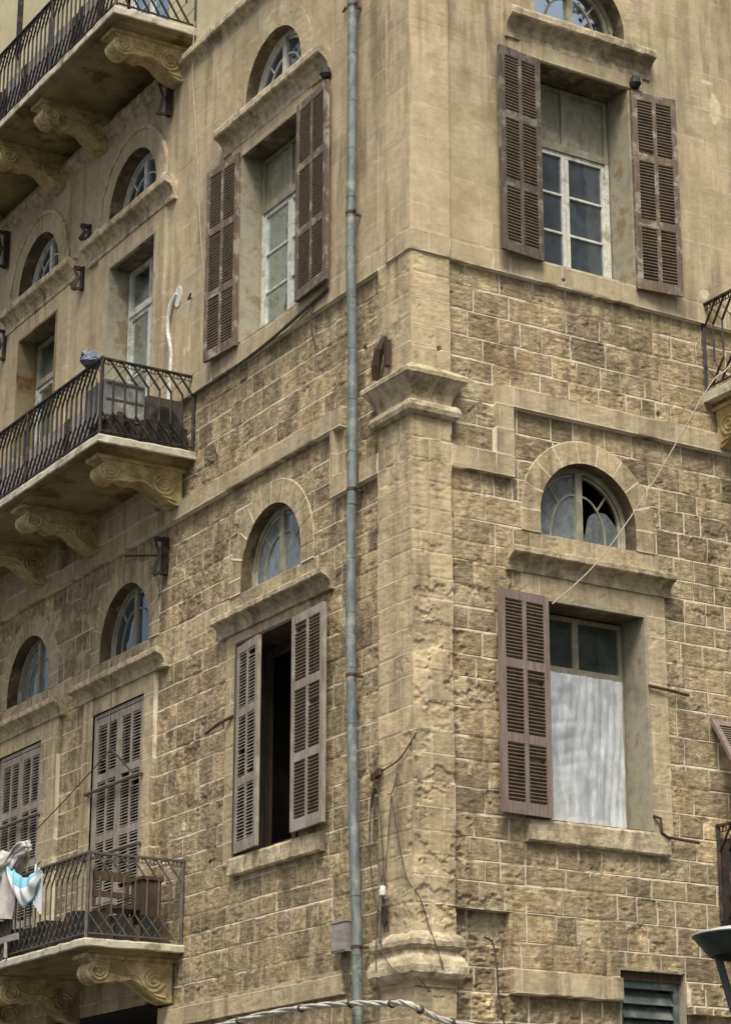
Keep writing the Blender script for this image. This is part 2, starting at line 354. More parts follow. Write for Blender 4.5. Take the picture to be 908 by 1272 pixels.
def masonry(name, F, zone, spec, us, zs, parent, seed, isR, label=None):
    U, Z = np.meshgrid(us, zs)                       # rows z
    h0, sm, rg = zone(U, Z)
    wU = U + (fbm(U*4, Z*4, 3, seed+1)-.5)*.022; wZ = Z + (fbm(U*4, Z*4, 3, seed+2)-.5)*.018
    cz = COURSE[isR]
    ci = np.clip(np.searchsorted(cz, wZ)-1, 0, len(cz)-2)
    dz = np.minimum(wZ-cz[ci], cz[ci+1]-wZ)
    du = np.ones_like(U)*9; tone = np.zeros_like(U); jit = np.zeros_like(U); mis = np.zeros_like(U)
    for c in range(len(cz)-1):
        sel = ci == c
        if not sel.any(): continue
        J, T, D, MS = JOINT[isR][c]
        w = wU[sel]; k = np.clip(np.searchsorted(J, w)-1, 0, len(J)-2)
        du[sel] = np.minimum(w-J[k], J[k+1]-w); tone[sel] = T[k]; jit[sel] = D[k]; mis[sel] = MS[k]
    upz = Z > 12.72
    d = np.minimum(dz, du)
    pil = (U < (.45 if isR else .62))
    wmort = np.where(sm > .7, .005, .0095)
    present = sst(.37, .49, fbm(U*2.2, Z*2.2, 4, seed+3)) * (d < .06)
    present = np.where(pil & ~upz, present*sst(.30, .4, fbm(U*2.7, Z*3.1, 3, seed+30)), present)
    present = np.where(upz, present*.6*sst(.5, .58, fbm(U*1.6, Z*1.6, 4, seed+33)), present)
    line = 1-sst(wmort*.75, wmort*1.45, d)
    mort = line*present
    groove = line*(1-present)*np.where(upz, .0015, .0075)
    fine = fbm(U*19, Z*34, 4, seed+7)-.5
    ridg = np.abs(fbm(U*5+Z*2.0, Z*13, 4, seed+8)-.5)*2
    rr = rg*(.6+1.1*fbm(U*1.3, Z*1.3, 3, seed+9))
    edge = sst(0, .035, d)
    h = h0 + (fine*2.0 + (.35-ridg)*.95*mis)*rr*edge + jit*(1-sm*.8)*edge - groove + mort*.0045
    smooth_patch = 0
    # eroded cavities
    wx = (fbm(U*11, Z*11, 3, seed+15)-.5)*.22; wy = (fbm(U*11, Z*11, 3, seed+16)-.5)*.16; er = fbm((U+wx)*4.2, (Z+wy)*6.2, 5, seed+11); er2 = fbm(U*1.1, Z*.9, 3, seed+12)
    if isR:
        zone_e = sst(.62, .40, U)*sst(4.9, 5.3, Z)*sst(9.1, 8.4, Z)*1.0 + .35*sst(1.6, .6, U)*sst(9.6, 8.6, Z) + .22*(Z < 12.4)
        zone_e = np.clip(zone_e, 0, 1)
    else:
        zone_e = np.clip(.45*sst(.5, .1, U)*sst(4.3, 5, Z)*sst(8.2, 7.0, Z) + .18*(Z < 12.4), 0, 1)
    blk = sst(.5, 1.3, mis); er = er + .05*(blk-.5)*2; thr = .74 - .21*zone_e - .10*(er2-.5)
    cav = sst(0, .022, er-thr)*(1-sm*.55)*np.where(upz, .0, 1)
    cav *= sst(.006, .03, np.where(pil, 9, d)+.012)
    cav = cav*np.where(sm > .9, 0, 1); dep = cav*(.007+.018*zone_e)*(.5+1.0*fbm(U*16, Z*30, 4, seed+13)) + (.006)*zone_e*blk*(fbm(U*9, Z*22, 4, seed+14)-.4)*edge
    h -= dep
    mort = mort*(1-cav)
    if isR:
        cx = .50+.07*(fbm(Z*3, Z*0+2.2, 4, 91)-.3); h -= .03*np.exp(-((U-cx)/.009)**2)*sst(8.2, 8.4, Z)*sst(9.75, 9.5, Z)
        for (a, b, r) in ((3.38, 11.2, .035), (2.02, 12.56, .02), (1.2, 12.3, .02), (2.95, 6.9, .02), (.30, 11.35, .03)): h -= .06*sst(r, r*.6, np.hypot(U-a, Z-b))
        marks = ((4.10, 12.86, .07, .06), (4.40, 15.40, .09, .20), (4.28, 15.75, .10, .03))
    else:
        for (a, b, r) in ((1.02, 11.66, .05), (3.0, 14.0, .0), (.75, 8.9, .02), (4.9, 7.0, .02)): h -= .06*sst(max(r, .001), r*.6, np.hypot(U-a, Z-b))
        marks = ((5.34, 13.22, .055, .11), (5.46, 13.16, .03, .07), (5.25, 6.9, .06, .07), (2.9, 5.6, .03, .05), (6.9, 7.1, .02, .1))
    for (a, b, ra, rb) in marks:
        dd = np.hypot((U-a)/ra, (Z-b)/rb)+(fbm(U*18, Z*12, 3, 5)-.5)*.9; mort = np.maximum(mort, sst(1.1, .85, dd)*.9)
    # corner wear (the two faces share it)
    cw = .004+.012*np.clip(fbm(Z*3.0, Z*0+3.3, 4, 77)-.45, 0, 1)*2*np.where(Z > 12.5, .3, 1)
    near = np.clip(1-(U-us[0])/.035, 0, 1) if us[0] < 0 else np.zeros_like(U)
    hc = h0 - cw
    h = h*(1-near**.6) + hc*near**.6
    if us[0] < 0:
        kk = np.clip(1-(U-us[0])/.12, 0, 1); U = U + (-(h0-cw) - us[0])*kk
    # face colour: r tone, g mortar, b smoothness
    tone2 = np.clip(tone*(1-.6*sm) + .6*sm*(.66 if isR else .58) + (fbm(U*1.2, Z*1.2, 3, seed+21)-.5)*.35 + np.where(pil, .22, 0) - cav*.12, 0, 1)
    P = np.empty(U.shape+(3,))
    if isR: P[..., 0] = U; P[..., 1] = -h; P[..., 2] = Z
    else: P[..., 0] = -h; P[..., 1] = U; P[..., 2] = Z
    nz, nu = U.shape
    uc = (us[:-1]+us[1:])/2; zc = (zs[:-1]+zs[1:])/2; UC, ZC = np.meshgrid(uc, zc)
    keep = np.ones_like(UC, bool)
    for (a, b, c, e) in spec['rect']: keep &= ~((UC > a) & (UC < b) & (ZC > c) & (ZC < e))
    for (c, R, zb, zsp) in spec['arch']:
        keep &= ~((np.abs(UC-c) < R+.03) & (ZC > zb) & (ZC < zsp)) & ~((np.hypot(UC-c, ZC-zsp) < R+.03) & (ZC >= zsp))
    I = np.arange(nz*nu).reshape(nz, nu)
    q = np.stack([I[:-1, :-1], I[:-1, 1:], I[1:, 1:], I[1:, :-1]], -1)[keep]
    if not isR: q = q[:, ::-1]
    me = bpy.data.meshes.new(name)
    me.vertices.add(nz*nu); me.vertices.foreach_set('co', P.reshape(-1).astype(np.float32))
    nf = len(q); me.loops.add(nf*4); me.loops.foreach_set('vertex_index', q.reshape(-1).astype(np.int32))
    me.polygons.add(nf); me.polygons.foreach_set('loop_start', np.arange(0, nf*4, 4, dtype=np.int32))
    me.update(calc_edges=True)
    ca = me.color_attributes.new('wallcol', 'FLOAT_COLOR', 'POINT')
    c = np.ones((nz*nu, 4), np.float32); c[:, 0] = tone2.reshape(-1); c[:, 1] = mort.reshape(-1); c[:, 2] = sm.reshape(-1)
    ca.data.foreach_set('color', c.reshape(-1))
    me.polygons.foreach_set('use_smooth', np.ones(nf, bool))
    me.materials.append(M['wall'])
    o = bpy.data.objects.new(name, me); col.objects.link(o); o.parent = parent
    if label: o['label'] = label
    return o

COURSE = {}; JOINT = {}
for s in (True, False):
    COURSE[s] = cz = courses(s); JOINT[s] = []
    for c in range(len(cz)-1):
        hh = cz[c+1]-cz[c]; J = [-.5]
        keys = [.45, 1.04, 1.28, 1.36, 3.33] if s else [.62, 1.66, 2.17, 4.2, 6.08, 8.22, 9.05]
        keys = [k for k in keys if rng.random() < (.95 if k < .7 else .45)]
        u = -.5
        while u < 20:
            w = rng.uniform(.20, .52) if cz[c] < 12.4 else rng.uniform(.4, .9)
            if 10.8 < cz[c] < 11.05: w = rng.uniform(.5, .9)
            nxt = [k for k in keys if u+.05 < k < u+w+.12]
            u = nxt[0] if nxt else u+w
            if abs(u) < .1: u = .16
            J.append(u)
        n = len(J); T = np.clip(rng.normal(.50, .21, n), 0, 1); D = rng.normal(0, .0022, n)
        MS = (rng.random(n) < .6)*rng.uniform(.5, 1.6, n) + .25
        JOINT[s].append((np.array(J), T, D, MS))

# ------------------------------------------------------------------ the building
B = empty('stone_building'); tag(B, 'old sandstone corner building with arched windows, brown shutters and iron balconies', 'building')
zk = [z for z in KEYZ if z > 3]+[12.74, 15.3, 6.27, 8.69, 4.76, 6.30, 8.83, 5.42, 8.76, 11.68, 15.26, 15.18]
ukR = [v for r in WR['rect'] for v in r[:2]]+[.45, 1.04, 1.28]; ukL = [v for r in WL['rect'] for v in r[:2]]+[.62, 1.66]
zeR = [4.33, 4.42, 4.60, 4.66, 5.25, 10.03, 10.28, 10.86, 11.10, 12.47]; zeL = [4.47, 4.72, 10.04, 10.27, 10.86, 11.10, 12.47, 9.1]
ueR = [.45, .49, 1.04, 1.16, 1.28, 2.56, 3.33, 3.45]; ueL = [.42, .62, 1.38, 1.44, 1.60, 1.66, 4.2, 6.08, 8.22, 9.05, 8.2, 9.2, 11.4]
zk = [k for k in zk if all(abs(k-e) > .008 for e in zeR+zeL)]
ukR = [k for k in ukR if all(abs(k-e) > .008 for e in ueR)]+[2.56, 3.43]; ukL = [k for k in ukL if all(abs(k-e) > .008 for e in ueL)]
zsF = snapgrid(3.9, 17.3, .0135, zk, zeR); zsG = snapgrid(3.9, 17.3, .0135, zk, zeL)
masonry('wall', FR, zoneR, WR, snapgrid(-.07, 4.7, .0135, ukR, ueR), zsF, B, 100, True, 'right facade of squared stone with pale pointing')
masonry('wall', FL, zoneL, WL, snapgrid(-.07, 12.2, .0185, ukL, ueL), zsG, B, 300, False, 'left facade of squared stone with pale pointing')
def coarse(F, isR, zone, spec, u0, u1, z0, z1, keys, seed):
    masonry('wall', F, zone, spec, snapgrid(u0, u1, .06, keys), snapgrid(z0, z1, .06, zk), B, seed, isR)
coarse(FR, True, zoneR, WR, -.07, 9, 0, 3.9, ukR, 100); coarse(FL, False, zoneL, WL, -.07, 16, 0, 3.9, ukL, 300)
coarse(FR, True, zoneR, WR, 4.7, 9, 3.9, 17.3, ukR, 100); coarse(FL, False, zoneL, WL, 12.2, 16, 3.9, 17.3, ukL, 300)
# upper storey in cream plaster, set back above the cornice
mb = MB()
for F, L_, hole in ((FL, 16, (6.3, 7.7)), (FR, 9, None)):
    a = 0.0
    segs = [(0, L_)] if not hole else [(0, hole[0]), (hole[1], L_)]
    for s0, s1 in segs: mb.add([F(s0, .03, 17.2), F(s1, .03, 17.2), F(s1, .03, 22.5), F(s0, .03, 22.5)], [(0, 1, 2, 3)])
    if hole: mb.add([F(hole[0], .03, 20.3), F(hole[1], .03, 20.3), F(hole[1], .03, 22.5), F(hole[0], .03, 22.5)], [(0, 1, 2, 3)])
mb.add([(-.02, -.02, 22.5), (9, -.02, 22.5), (9, 16, 22.5), (-.02, 16, 22.5)], [(0, 1, 2, 3)])
mb.add([(9, 0, 0), (9, 16, 0), (9, 16, 22.5), (9, 0, 22.5)], [(0, 1, 2, 3)]); mb.add([(0, 16, 0), (9, 16, 0), (9, 16, 22.5), (0, 16, 22.5)], [(0, 1, 2, 3)])
o = mb.build('wall', M['cream'], B, fix=False); o['label'] = 'cream plastered top storey wall'
# inside: floors and inner walls, dark
mb = MB()
for z in (5.2, 11.45, 17.6): mb.box((.45, .45, z), (8.9, 15.9, z+.15))
mb.box((2.2, 2.2, 0), (8.9, 15.9, 22))
for y in (5.0, 8.9, 11.9): mb.box((.45, y, 0), (2.2, y+.12, 22))
mb.box((4.2, .45, 0), (4.32, 2.2, 22)); mb.box((.45, 1.6, 0), (1.3, 1.72, 22))
mb.build('inner_wall', M['room'], B)

mb = MB()
mb.add([FL(5.72, .05, 0), FL(5.72, -1.4, 0), FL(5.72, -1.4, 4.8), FL(5.72, .05, 4.8)], [(0, 1, 2, 3)]); mb.add([FL(11.9, .05, 0), FL(11.9, -1.4, 0), FL(11.9, -1.4, 4.8), FL(11.9, .05, 4.8)], [(0, 1, 2, 3)])
mb.add([FL(5.72, .05, 4.8), FL(5.72, -1.4, 4.8), FL(11.9, -1.4, 4.8), FL(11.9, .05, 4.8)], [(0, 1, 2, 3)]); mb.add([FL(5.72, -1.4, 0), FL(11.9, -1.4, 0), FL(11.9, -1.4, 4.8), FL(5.72, -1.4, 4.8)], [(0, 1, 2, 3)])
o = mb.build('shade_recess', M['dark_shade'], B, fix=False); o['label'] = 'dark recess added to deepen the shade under the lower balcony'  # near-black hollow put in to darken the wall below the balcony
# ---- cornices, sills, capital
def hood_profile(o0, z0, z1, proj):
    h = z1-z0
    return [(o0-.1, z0), (o0+.03, z0), (o0+.035, z0+h*.12), (o0+proj*.18, z0+h*.20), (o0+proj*.30, z0+h*.42), (o0+proj*.62, z0+h*.60), (o0+proj*.92, z0+h*.66), (o0+proj, z0+h*.72), (o0+proj, z0+h*.93), (o0+proj*.96, z1), (o0-.1, z1)]
def hood(F, u0, u1, z0, z1, o0, proj, parent, name='cornice', seed=0):
    rnd = random.Random(seed); j = []; u = u0
    while u < u1-.4: u += rnd.uniform(.4, .9); j.append(u)
    mb = MB(); sweep(mb, F, hood_profile(o0, z0, z1, proj), u0, u1, j[:-1] if j and j[-1] > u1-.15 else j, .06)
    return mb.build(name, M['trim'], parent, jit=.007)
def sill(F, u0, u1, z0, z1, o0, proj, parent):
    mb = MB(); n = int((u1-u0)/.5); j = [u0+(u1-u0)*(i+1)/(n+1)+.05*(i % 2) for i in range(n)]
    sweep(mb, F, [(o0-.4, z0), (o0+proj-.015, z0), (o0+proj, z0+.02), (o0+proj, z1-.03), (o0+proj-.02, z1), (o0-.4, z1)], u0, u1, j, .06)
    return mb.build('sill', M['trim'], parent, jit=.007)
mb = MB(); sweep(mb, FL, hood_profile(.03, 17.2, 17.52, .14), .12, 16, [x*1.3+.7 for x in range(11)], .08)
sweep(mb, FR, hood_profile(.03, 17.2, 17.52, .14), .12, 9, [x*1.3+.7 for x in range(6)], .08)
def rectloft(mb, levels, u_r=.45, u_l=.62, base=.07, n=14):
    rings = []
    for z, o in levels:
        b = base+o; x0, x1, y0, y1 = -b, u_r+o, -b, u_l+o
        rg = []
        for i in range(n): rg.append((x0+(x1-x0)*i/n, y0, z))
        for i in range(3): rg.append((x1, y0+(.2)*i/3, z))
        for i in range(3): rg.append((x1-(x1-.2)*i/3, y0+.2, z))
        for i in range(3): rg.append((.2+0*i, y0+.2+(y1-y0-.2)*i/3, z))
        for i in range(3): rg.append((.2-(.2-x0)*i/3, y1, z))
        for i in range(n): rg.append((x0, y1-(y1-y0)*i/n, z))
        rings.append(rg)
    m = len(rings[0]); vs = [p for r in rings for p in r]
    fs = [(i*m+k, i*m+(k+1) % m, (i+1)*m+(k+1) % m, (i+1)*m+k) for i in range(len(rings)-1) for k in range(m)]
    fs += [tuple(range(m)), tuple(range((len(rings)-1)*m, len(rings)*m))]
    mb.add(vs, fs)
rectloft(mb, [(17.19, .02), (17.25, .03), (17.32, .07), (17.42, .12), (17.53, .125)], u_r=.12, u_l=.12, base=.03)
mb.build('cornice', M['trim'], B, jit=.008)
mb = MB()
rectloft(mb, [(10.52, 0), (10.53, .035), (10.56, .068), (10.61, .082), (10.66, .070), (10.69, .035), (10.70, .006), (10.74, .004), (10.80, .022), (10.88, .072), (10.955, .128), (10.965, .142), (11.01, .145), (11.025, .135), (11.10, .02), (11.14, -.02)])
o = mb.build('capital', M['trim'], B, jit=.005); o['label'] = 'moulded stone capital of the corner pilaster'
mb = MB()
rectloft(mb, [(4.47, .0), (4.50, .05), (4.55, .085), (4.62, .088), (4.68, .07), (4.74, .03), (4.79, .02), (4.80, .04), (4.83, .062), (4.88, .066), (4.92, .05), (4.95, .015), (4.98, -.01)])
o = mb.build('base_moulding', M['trim'], B, jit=.013); o['label'] = 'worn stone base moulding of the corner pilaster'

# ---- window pieces
def reveal(F, u0, u1, z0, z1, o0, depth, parent, floor=True, mat=None):
    mb = MB(); a, b = o0, -depth
    n = 5
    def strip(p, q, r, s, mi=0):
        P = [[Vector(p).lerp(Vector(q), i/n).lerp(Vector(s).lerp(Vector(r), i/n), j/12) for i in range(n+1)] for j in range(13)]
        vs = [v for row in P for v in row]
        mb.add(vs, [(j*(n+1)+i, j*(n+1)+i+1, (j+1)*(n+1)+i+1, (j+1)*(n+1)+i) for j in range(12) for i in range(n)], mi)
    strip(F(u0, a, z0), F(u0, b, z0), F(u0, b, z1), F(u0, a, z1))
    strip(F(u1, a, z0), F(u1, b, z0), F(u1, b, z1), F(u1, a, z1))
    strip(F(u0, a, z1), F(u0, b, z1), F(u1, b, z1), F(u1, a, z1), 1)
    if floor: strip(F(u0, a, z0), F(u0, b, z0), F(u1, b, z0), F(u1, a, z0))
    # slim pale render edge round the opening
    e = .035
    for (c, d, g, h_) in ((u0-e, u0, z0, z1+e), (u1, u1+e, z0, z1+e), (u0, u1, z1, z1+e)):
        mb.box((c, a-.04, g), (d, a+.012, h_), 0, F)
    return mb.build('reveal', [mat or M['reveal'], M['stain_shade']], parent, jit=.004)

def shutter(F, hinge, z0, z1, w, angle, side, o0, parent, wood, slat, closed=False, cols=2, rows=3, label=None, tilt=1, thick=.048, lean=0):
    """leaf starts at hinge (u), opens by angle (deg, 0 = shut across the opening, 180 = flat on the wall); side=+1 leaf extends to +u when shut"""
    mb = MB(); h = z1-z0
    a = R_(angle); du, do = math.cos(a)*side, math.sin(a)
    nu_, no_ = -math.sin(a)*side, math.cos(a)
    def T(s, t, z):   # s along leaf, t thickness outward
        return F(hinge + du*s + nu_*t, o0 + do*s + no_*t, z0 + z + lean*s)
    st = .075; ms = .055; rl = .10
    def bx(s0, s1, a0, a1, mi=0, t0=-thick/2, t1=thick/2): mb.box((s0, t0, a0), (s1, t1, a1), mi, T)
    bx(0, st, 0, h); bx(w-st, w, 0, h)
    zr = [0.0]
    cw = (w-2*st-(cols-1)*ms)/cols
    tops = []
    for r in range(rows+1):
        zc = h*r/rows
        lo = 0 if r == 0 else (h-rl if r == rows else zc-rl/2)
        hi = rl+.03 if r == 0 else (h if r == rows else zc+rl/2)
        bx(st, w-st, lo, hi, 0, -thick/2+.003, thick/2-.003); tops.append((lo, hi))
    for r in range(rows):
        a0, a1 = tops[r][1], tops[r+1][0]
        for c in range(cols-1):
            s0 = st+cw*(c+1)+ms*c; bx(s0, s0+ms, a0, a1, 0, -thick/2+.004, thick/2-.004)
        n = int((a1-a0)/.039)
        for c in range(cols):
            s0 = st+c*(cw+ms)-.004
            for k in range(n):
                if random.random() < .012: continue
                z = a0+(k+.5)*(a1-a0)/n + random.uniform(-.002, .002); sl = .012*tilt; sk = random.uniform(-.004, .004)
                vs = [T(s0, -.018, z+sl+sk), T(s0+cw+.008, -.018, z+sl), T(s0+cw+.008, .018, z-sl), T(s0, .018, z-sl+sk)]
                v2 = [T(s0, -.018, z+sl+.011+sk), T(s0+cw+.008, -.018, z+sl+.011), T(s0+cw+.008, .018, z-sl+.011), T(s0, .018, z-sl+.011+sk)]
                mb.add(vs+v2, [(0, 3, 2, 1), (4, 5, 6, 7), (0, 1, 5, 4), (1, 2, 6, 5), (2, 3, 7, 6), (3, 0, 4, 7)], 1)
    o = mb.build('shutter', [wood, slat], parent)
    if label: o['label'] = label
    hb = MB()
    for zz in (.25*h, .75*h): hb.box((-.02, thick/2-.002, zz-.018), (.15, thick/2+.008, zz+.018), 0, T)
    hb.box((w-.05, thick/2, h*.42), (w-.03, thick/2+.03, h*.42+.09), 0, T)
    hb.build('hinge', M['iron'], o) if False else None
    for vgroup in (hb,):
        n = len(o.data.vertices)
    return o, hb

def casement(F, u0, u1, z0, z1, od, parent, fmat, name='window', transom=None, glass='glass', upper='panel', rows=3, glass_up=None, bars=True, fm_up=None):
    """frame mesh is the window part itself; returns it"""
    mb = MB(); t = .055
    fu = fm_up or fmat
    def bx(a, b, c, d, o0=-.03, o1=.03, mi=0): mb.box((a, od+o0, c), (b, od+o1, d), mi, F)
    zt = transom if transom else z1
    bx(u0, u0+t, z0, zt); bx(u1-t, u1, z0, zt)
    if transom:
        bx(u0, u0+t, zt, z1, mi=1); bx(u1-t, u1, zt, z1, mi=1)
        bx(u0+t, u1-t, zt, zt+.10, -.03, .045, 1); bx(u0+t, u1-t, z1-.05, z1, mi=1)
        um = (u0+u1)/2; bx(um-.04, um+.04, zt+.1, z1-.05, -.025, .028, 1)
    else: bx(u0+t, u1-t, z1-t, z1)
    bx(u0+t, u1-t, z0, z0+.07)
    um = (u0+u1)/2; a0 = z0+.07; a1 = zt if transom else z1-t
    for (p, q) in ((u0+t, um), (um, u1-t)):
        p += .003; q -= .003
        bx(p, p+.05, a0, a1-.004, -.02, .022); bx(q-.05, q, a0, a1-.004, -.02, .022)
        bx(p+.05, q-.05, a0, a0+.06, -.02, .022); bx(p+.05, q-.05, a1-.06, a1-.004, -.02, .022)
        if bars:
            for r in range(1, rows):
                z = a0+.06+(a1-a0-.12)*r/rows; bx(p+.05, q-.05, z-.013, z+.013, -.014, .018)
    w = mb.build(name, [fmat, fu], parent, jit=.0015)
    def pane(mat, c, d):
        g = MB(); g.add([F(u0+.02, od-.004, c), F(u1-.02, od-.004, c), F(u1-.02, od-.004, d), F(u0+.02, od-.004, d)], [(0, 1, 2, 3)])
        return g.build('pane', mat, w, fix=False)
    if glass: pane(M[glass], z0+.03, zt-.002)
    if transom:
        if upper == 'panel':
            g = MB(); g.box((u0+.03, od-.02, zt+.08), (u1-.03, od-.008, z1-.02), 0, F); g.build('panel', fu, w)
        else: pane(M[glass_up or glass], zt+.02, z1-.02)
    return w

def ring_pts(c, R, zb, zs, n=24):
    pts = [(c-R, zb+(zs-zb)*i/3) for i in range(3)] + [(c+R*math.cos(PI-PI*i/n), zs+R*math.sin(PI-PI*i/n)) for i in range(n+1)] + [(c+R, zs-(zs-zb)*(i+1)/3) for i in range(3)]
    return pts
def arch_ring(F, c, R, zb, zs, w, o1, depth, parent, seed, pale=.6, hood_o=0, o0=0, isR=True, tones=True):
    """voussoir ring with intrados; dense polar grid carrying the masonry colours"""
    rnd = np.random.default_rng(seed)
    L = (zs-zb)*2+PI*(R+w/2); ns = int(L/.011); nr = int(w/.012)
    S = np.linspace(0, L, ns+1); q = np.linspace(0, 1, nr+1)
    SS, Q = np.meshgrid(S, q); rr = R+w*Q; leg = zs-zb; arc = L-2*leg
    ang = PI-PI*np.clip((SS-leg)/arc, 0, 1)
    uu = c+rr*np.cos(ang); zz = zs+rr*np.sin(ang)
    zz = np.where(SS < leg, zb+SS, zz); zz = np.where(SS > L-leg, zb+(L-SS), zz)
    nb = max(9, int(arc/.27)); J = [0, leg]+[leg+arc*(i+1)/nb+rnd.uniform(-.02, .02) for i in range(nb-1)]+[L-leg, L]; J = np.array(sorted(J))
    T = np.clip(rnd.normal(.62, .10, len(J)), 0, 1)
    k = np.clip(np.searchsorted(J, SS)-1, 0, len(J)-2); dj = np.minimum(SS-J[k], J[k+1]-SS); de = (1-Q)*w
    d = np.minimum(dj, de); pres = sst(.28, .42, fbm(uu*3, zz*3, 3, seed))
    line = 1-sst(.006, .014, d); mo = line*pres*(1 if tones else .25)
    sm = .75 if tones else 1.0
    h = o1+(fbm(uu*12, zz*18, 4, seed+2)-.5)*.010*(1-line)-line*(1-pres)*.006+mo*.003
    h = np.where(Q > .985, o0-.01, h)
    if hood_o:
        h = h + 0
    pts = []
    V = np.stack([uu, h, zz], -1).reshape(-1, 3)
    vs = [F(*v) for v in V]; n1 = ns+1
    fs = [(i*n1+j, i*n1+j+1, (i+1)*n1+j+1, (i+1)*n1+j) for i in range(nr) for j in range(ns)]
    cols_ = np.ones((len(vs), 4), np.float32); cols_[:, 0] = (T[k]+ (fbm(uu*2, zz*2, 3, seed+4)-.5)*.3).clip(0, 1).reshape(-1); cols_[:, 1] = mo.reshape(-1); cols_[:, 2] = sm
    # intrados
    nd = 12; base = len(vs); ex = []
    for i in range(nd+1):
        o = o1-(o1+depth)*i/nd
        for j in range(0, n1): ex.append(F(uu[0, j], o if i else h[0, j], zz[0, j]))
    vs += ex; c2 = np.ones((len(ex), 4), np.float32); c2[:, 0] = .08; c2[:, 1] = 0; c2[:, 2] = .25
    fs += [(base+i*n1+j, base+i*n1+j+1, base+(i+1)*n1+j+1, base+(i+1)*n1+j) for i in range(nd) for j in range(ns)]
    me = bpy.data.meshes.new('arch'); me.from_pydata([tuple(map(float, v)) for v in vs], [], fs)
    ca = me.color_attributes.new('wallcol', 'FLOAT_COLOR', 'POINT'); ca.data.foreach_set('color', np.concatenate([cols_, c2]).reshape(-1))
    me.materials.append(M['wall']); me.materials.append(M['stain_shade']); nf0 = nr*ns; me.polygons.foreach_set('material_index', [0]*nf0+[1]*(len(fs)-nf0)); me.polygons.foreach_set('use_smooth', [True]*len(fs)); me.update()
    o = bpy.data.objects.new('arch', me); col.objects.link(o); o.parent = parent; return o

def fanlight(F, c, R, zb, zs, od, parent, fmat, glass='glass', broken=False, label=None, name='fanlight'):
    mb = MB()
    P = ring_pts(c, R-.03, zb, zs)
    for r_, mi_ in ((R-.03, 0),):
        pp = ring_pts(c, r_, zb, zs)
        for a, b in zip(pp[:-1], pp[1:]): mb.bar(F(a[0], od, a[1]), F(b[0], od, b[1]), .062, 0, .062)
    mb.box((c-.045, od-.03, zb), (c+.045, od+.035, zs+R-.05), 0, F)
    mb.box((c-R, od-.03, zb), (c+R, od+.03, zb+.06), 0, F)
    for s in (-1, 1):
        pp = ring_pts(c, R-.09, zb+.06, zs)
        pp = [p for p in pp if (p[0]-c)*s > .06]
        for a, b in zip(pp[:-1], pp[1:]): mb.bar(F(a[0], od+.004, a[1]), F(b[0], od+.004, b[1]), .03, 0, .03)
        H = zs-zb+R
        arcp = [(c+s*(.05+(R-.33)*math.sin(t)), zb+.05+(H*.60)*math.cos(t)) for t in [PI/2*i/8 for i in range(9)]]
        for a, b in zip(arcp[:-1], arcp[1:]): mb.bar(F(a[0], od, a[1]), F(b[0], od, b[1]), .022, 0, .022)
        a = (c+s*R*.40, zb+H*.50); b = (c+s*R*.66, zb+H*.77); mb.bar(F(a[0], od, a[1]), F(b[0], od, b[1]), .020, 0, .020)
    w = mb.build(name, fmat, parent, jit=.001)
    if label: w['label'] = label
    g = MB()
    def poly(pp, off=0): g.add([F(p[0], od-.006+off, p[1]) for p in pp], [tuple(range(len(pp)))])
    full = ring_pts(c, R-.03, zb+.02, zs)
    if not broken: poly(full)
    else:
        poly([p for p in full if p[0] <= c]+[(c, zb+.02)])
        sh = [(c+.06, zb+.05)] + [(c+.08+.26*(1-math.cos(t))+.02*math.sin(5*t), zb+.1+.36*math.sin(t)) for t in [PI*i/14 for i in range(1, 14)]] + [(c+.58, zb+.05)]
        poly(sh)
    g.build('pane', M[glass], w, fix=False)
    return w

def hinge_pin(F, u, z, o, parent):
    mb = MB(); mb.tube([F(u, o, z-.03), F(u, o, z+.03)], .014, 6); mb.box((u-.03, o-.04, z-.012), (u+.03, o+.005, z+.012), 0, F)
    return mb

# --- right facade, upper window
w = casement(FR, 1.73, 3.02, 12.76, 15.28, -.36, B, M['white'], transom=14.44, upper='panel', fm_up=M['olive'], rows=3)
w['label'] = 'white six pane casement under an olive panel, both shutters folded open, right facade'
reveal(FR, 1.71, 3.04, 12.74, 15.30, .06, .40, w)
shutter(FR, 1.70, 12.70, 15.29, .62, 174, 1, .115, w, M['wood_dark'], M['slat'], label='dark brown weathered shutter')
shutter(FR, 3.06, 12.68, 15.27, .62, 173, -1, .10, w, M['wood'], M['slat'], label='brown shutter with worn white hinge edge')
hood(FR, 1.25, 3.38, 15.50, 15.85, .06, .18, w, seed=3)
fl = fanlight(FR, 2.36, .66, 15.86, 16.06, -.16, B, M['olive'], label='arched fanlight above the cornice of the upper window, right facade')
arch_ring(FR, 2.36, .66, 15.84, 16.06, .27, .066, .40, fl, 21, o0=.06, tones=False)
# --- right facade, lower window
w = casement(FR, 1.70, 3.0, 6.29, 8.67, -.38, B, M['olive'], transom=7.98, upper='glass', glass_up='glass_green', glass='glass', fm_up=M['olive'], rows=3, name='window')
w['label'] = 'window covered with a clear plastic sheet, one mauve shutter folded open on its left'
reveal(FR, 1.68, 3.02, 6.27, 8.69, .035, .42, w)
shutter(FR, 1.665, 6.27, 8.71, .68, 176, 1, .085, w, M['wood_mauve'], M['slat'], label='faded mauve shutter with brown slats')
hood(FR, 1.17, 3.40, 8.97, 9.22, .02, .17, w, seed=4)
sill(FR, 1.37, 3.26, 6.01, 6.26, 0, .07, w)
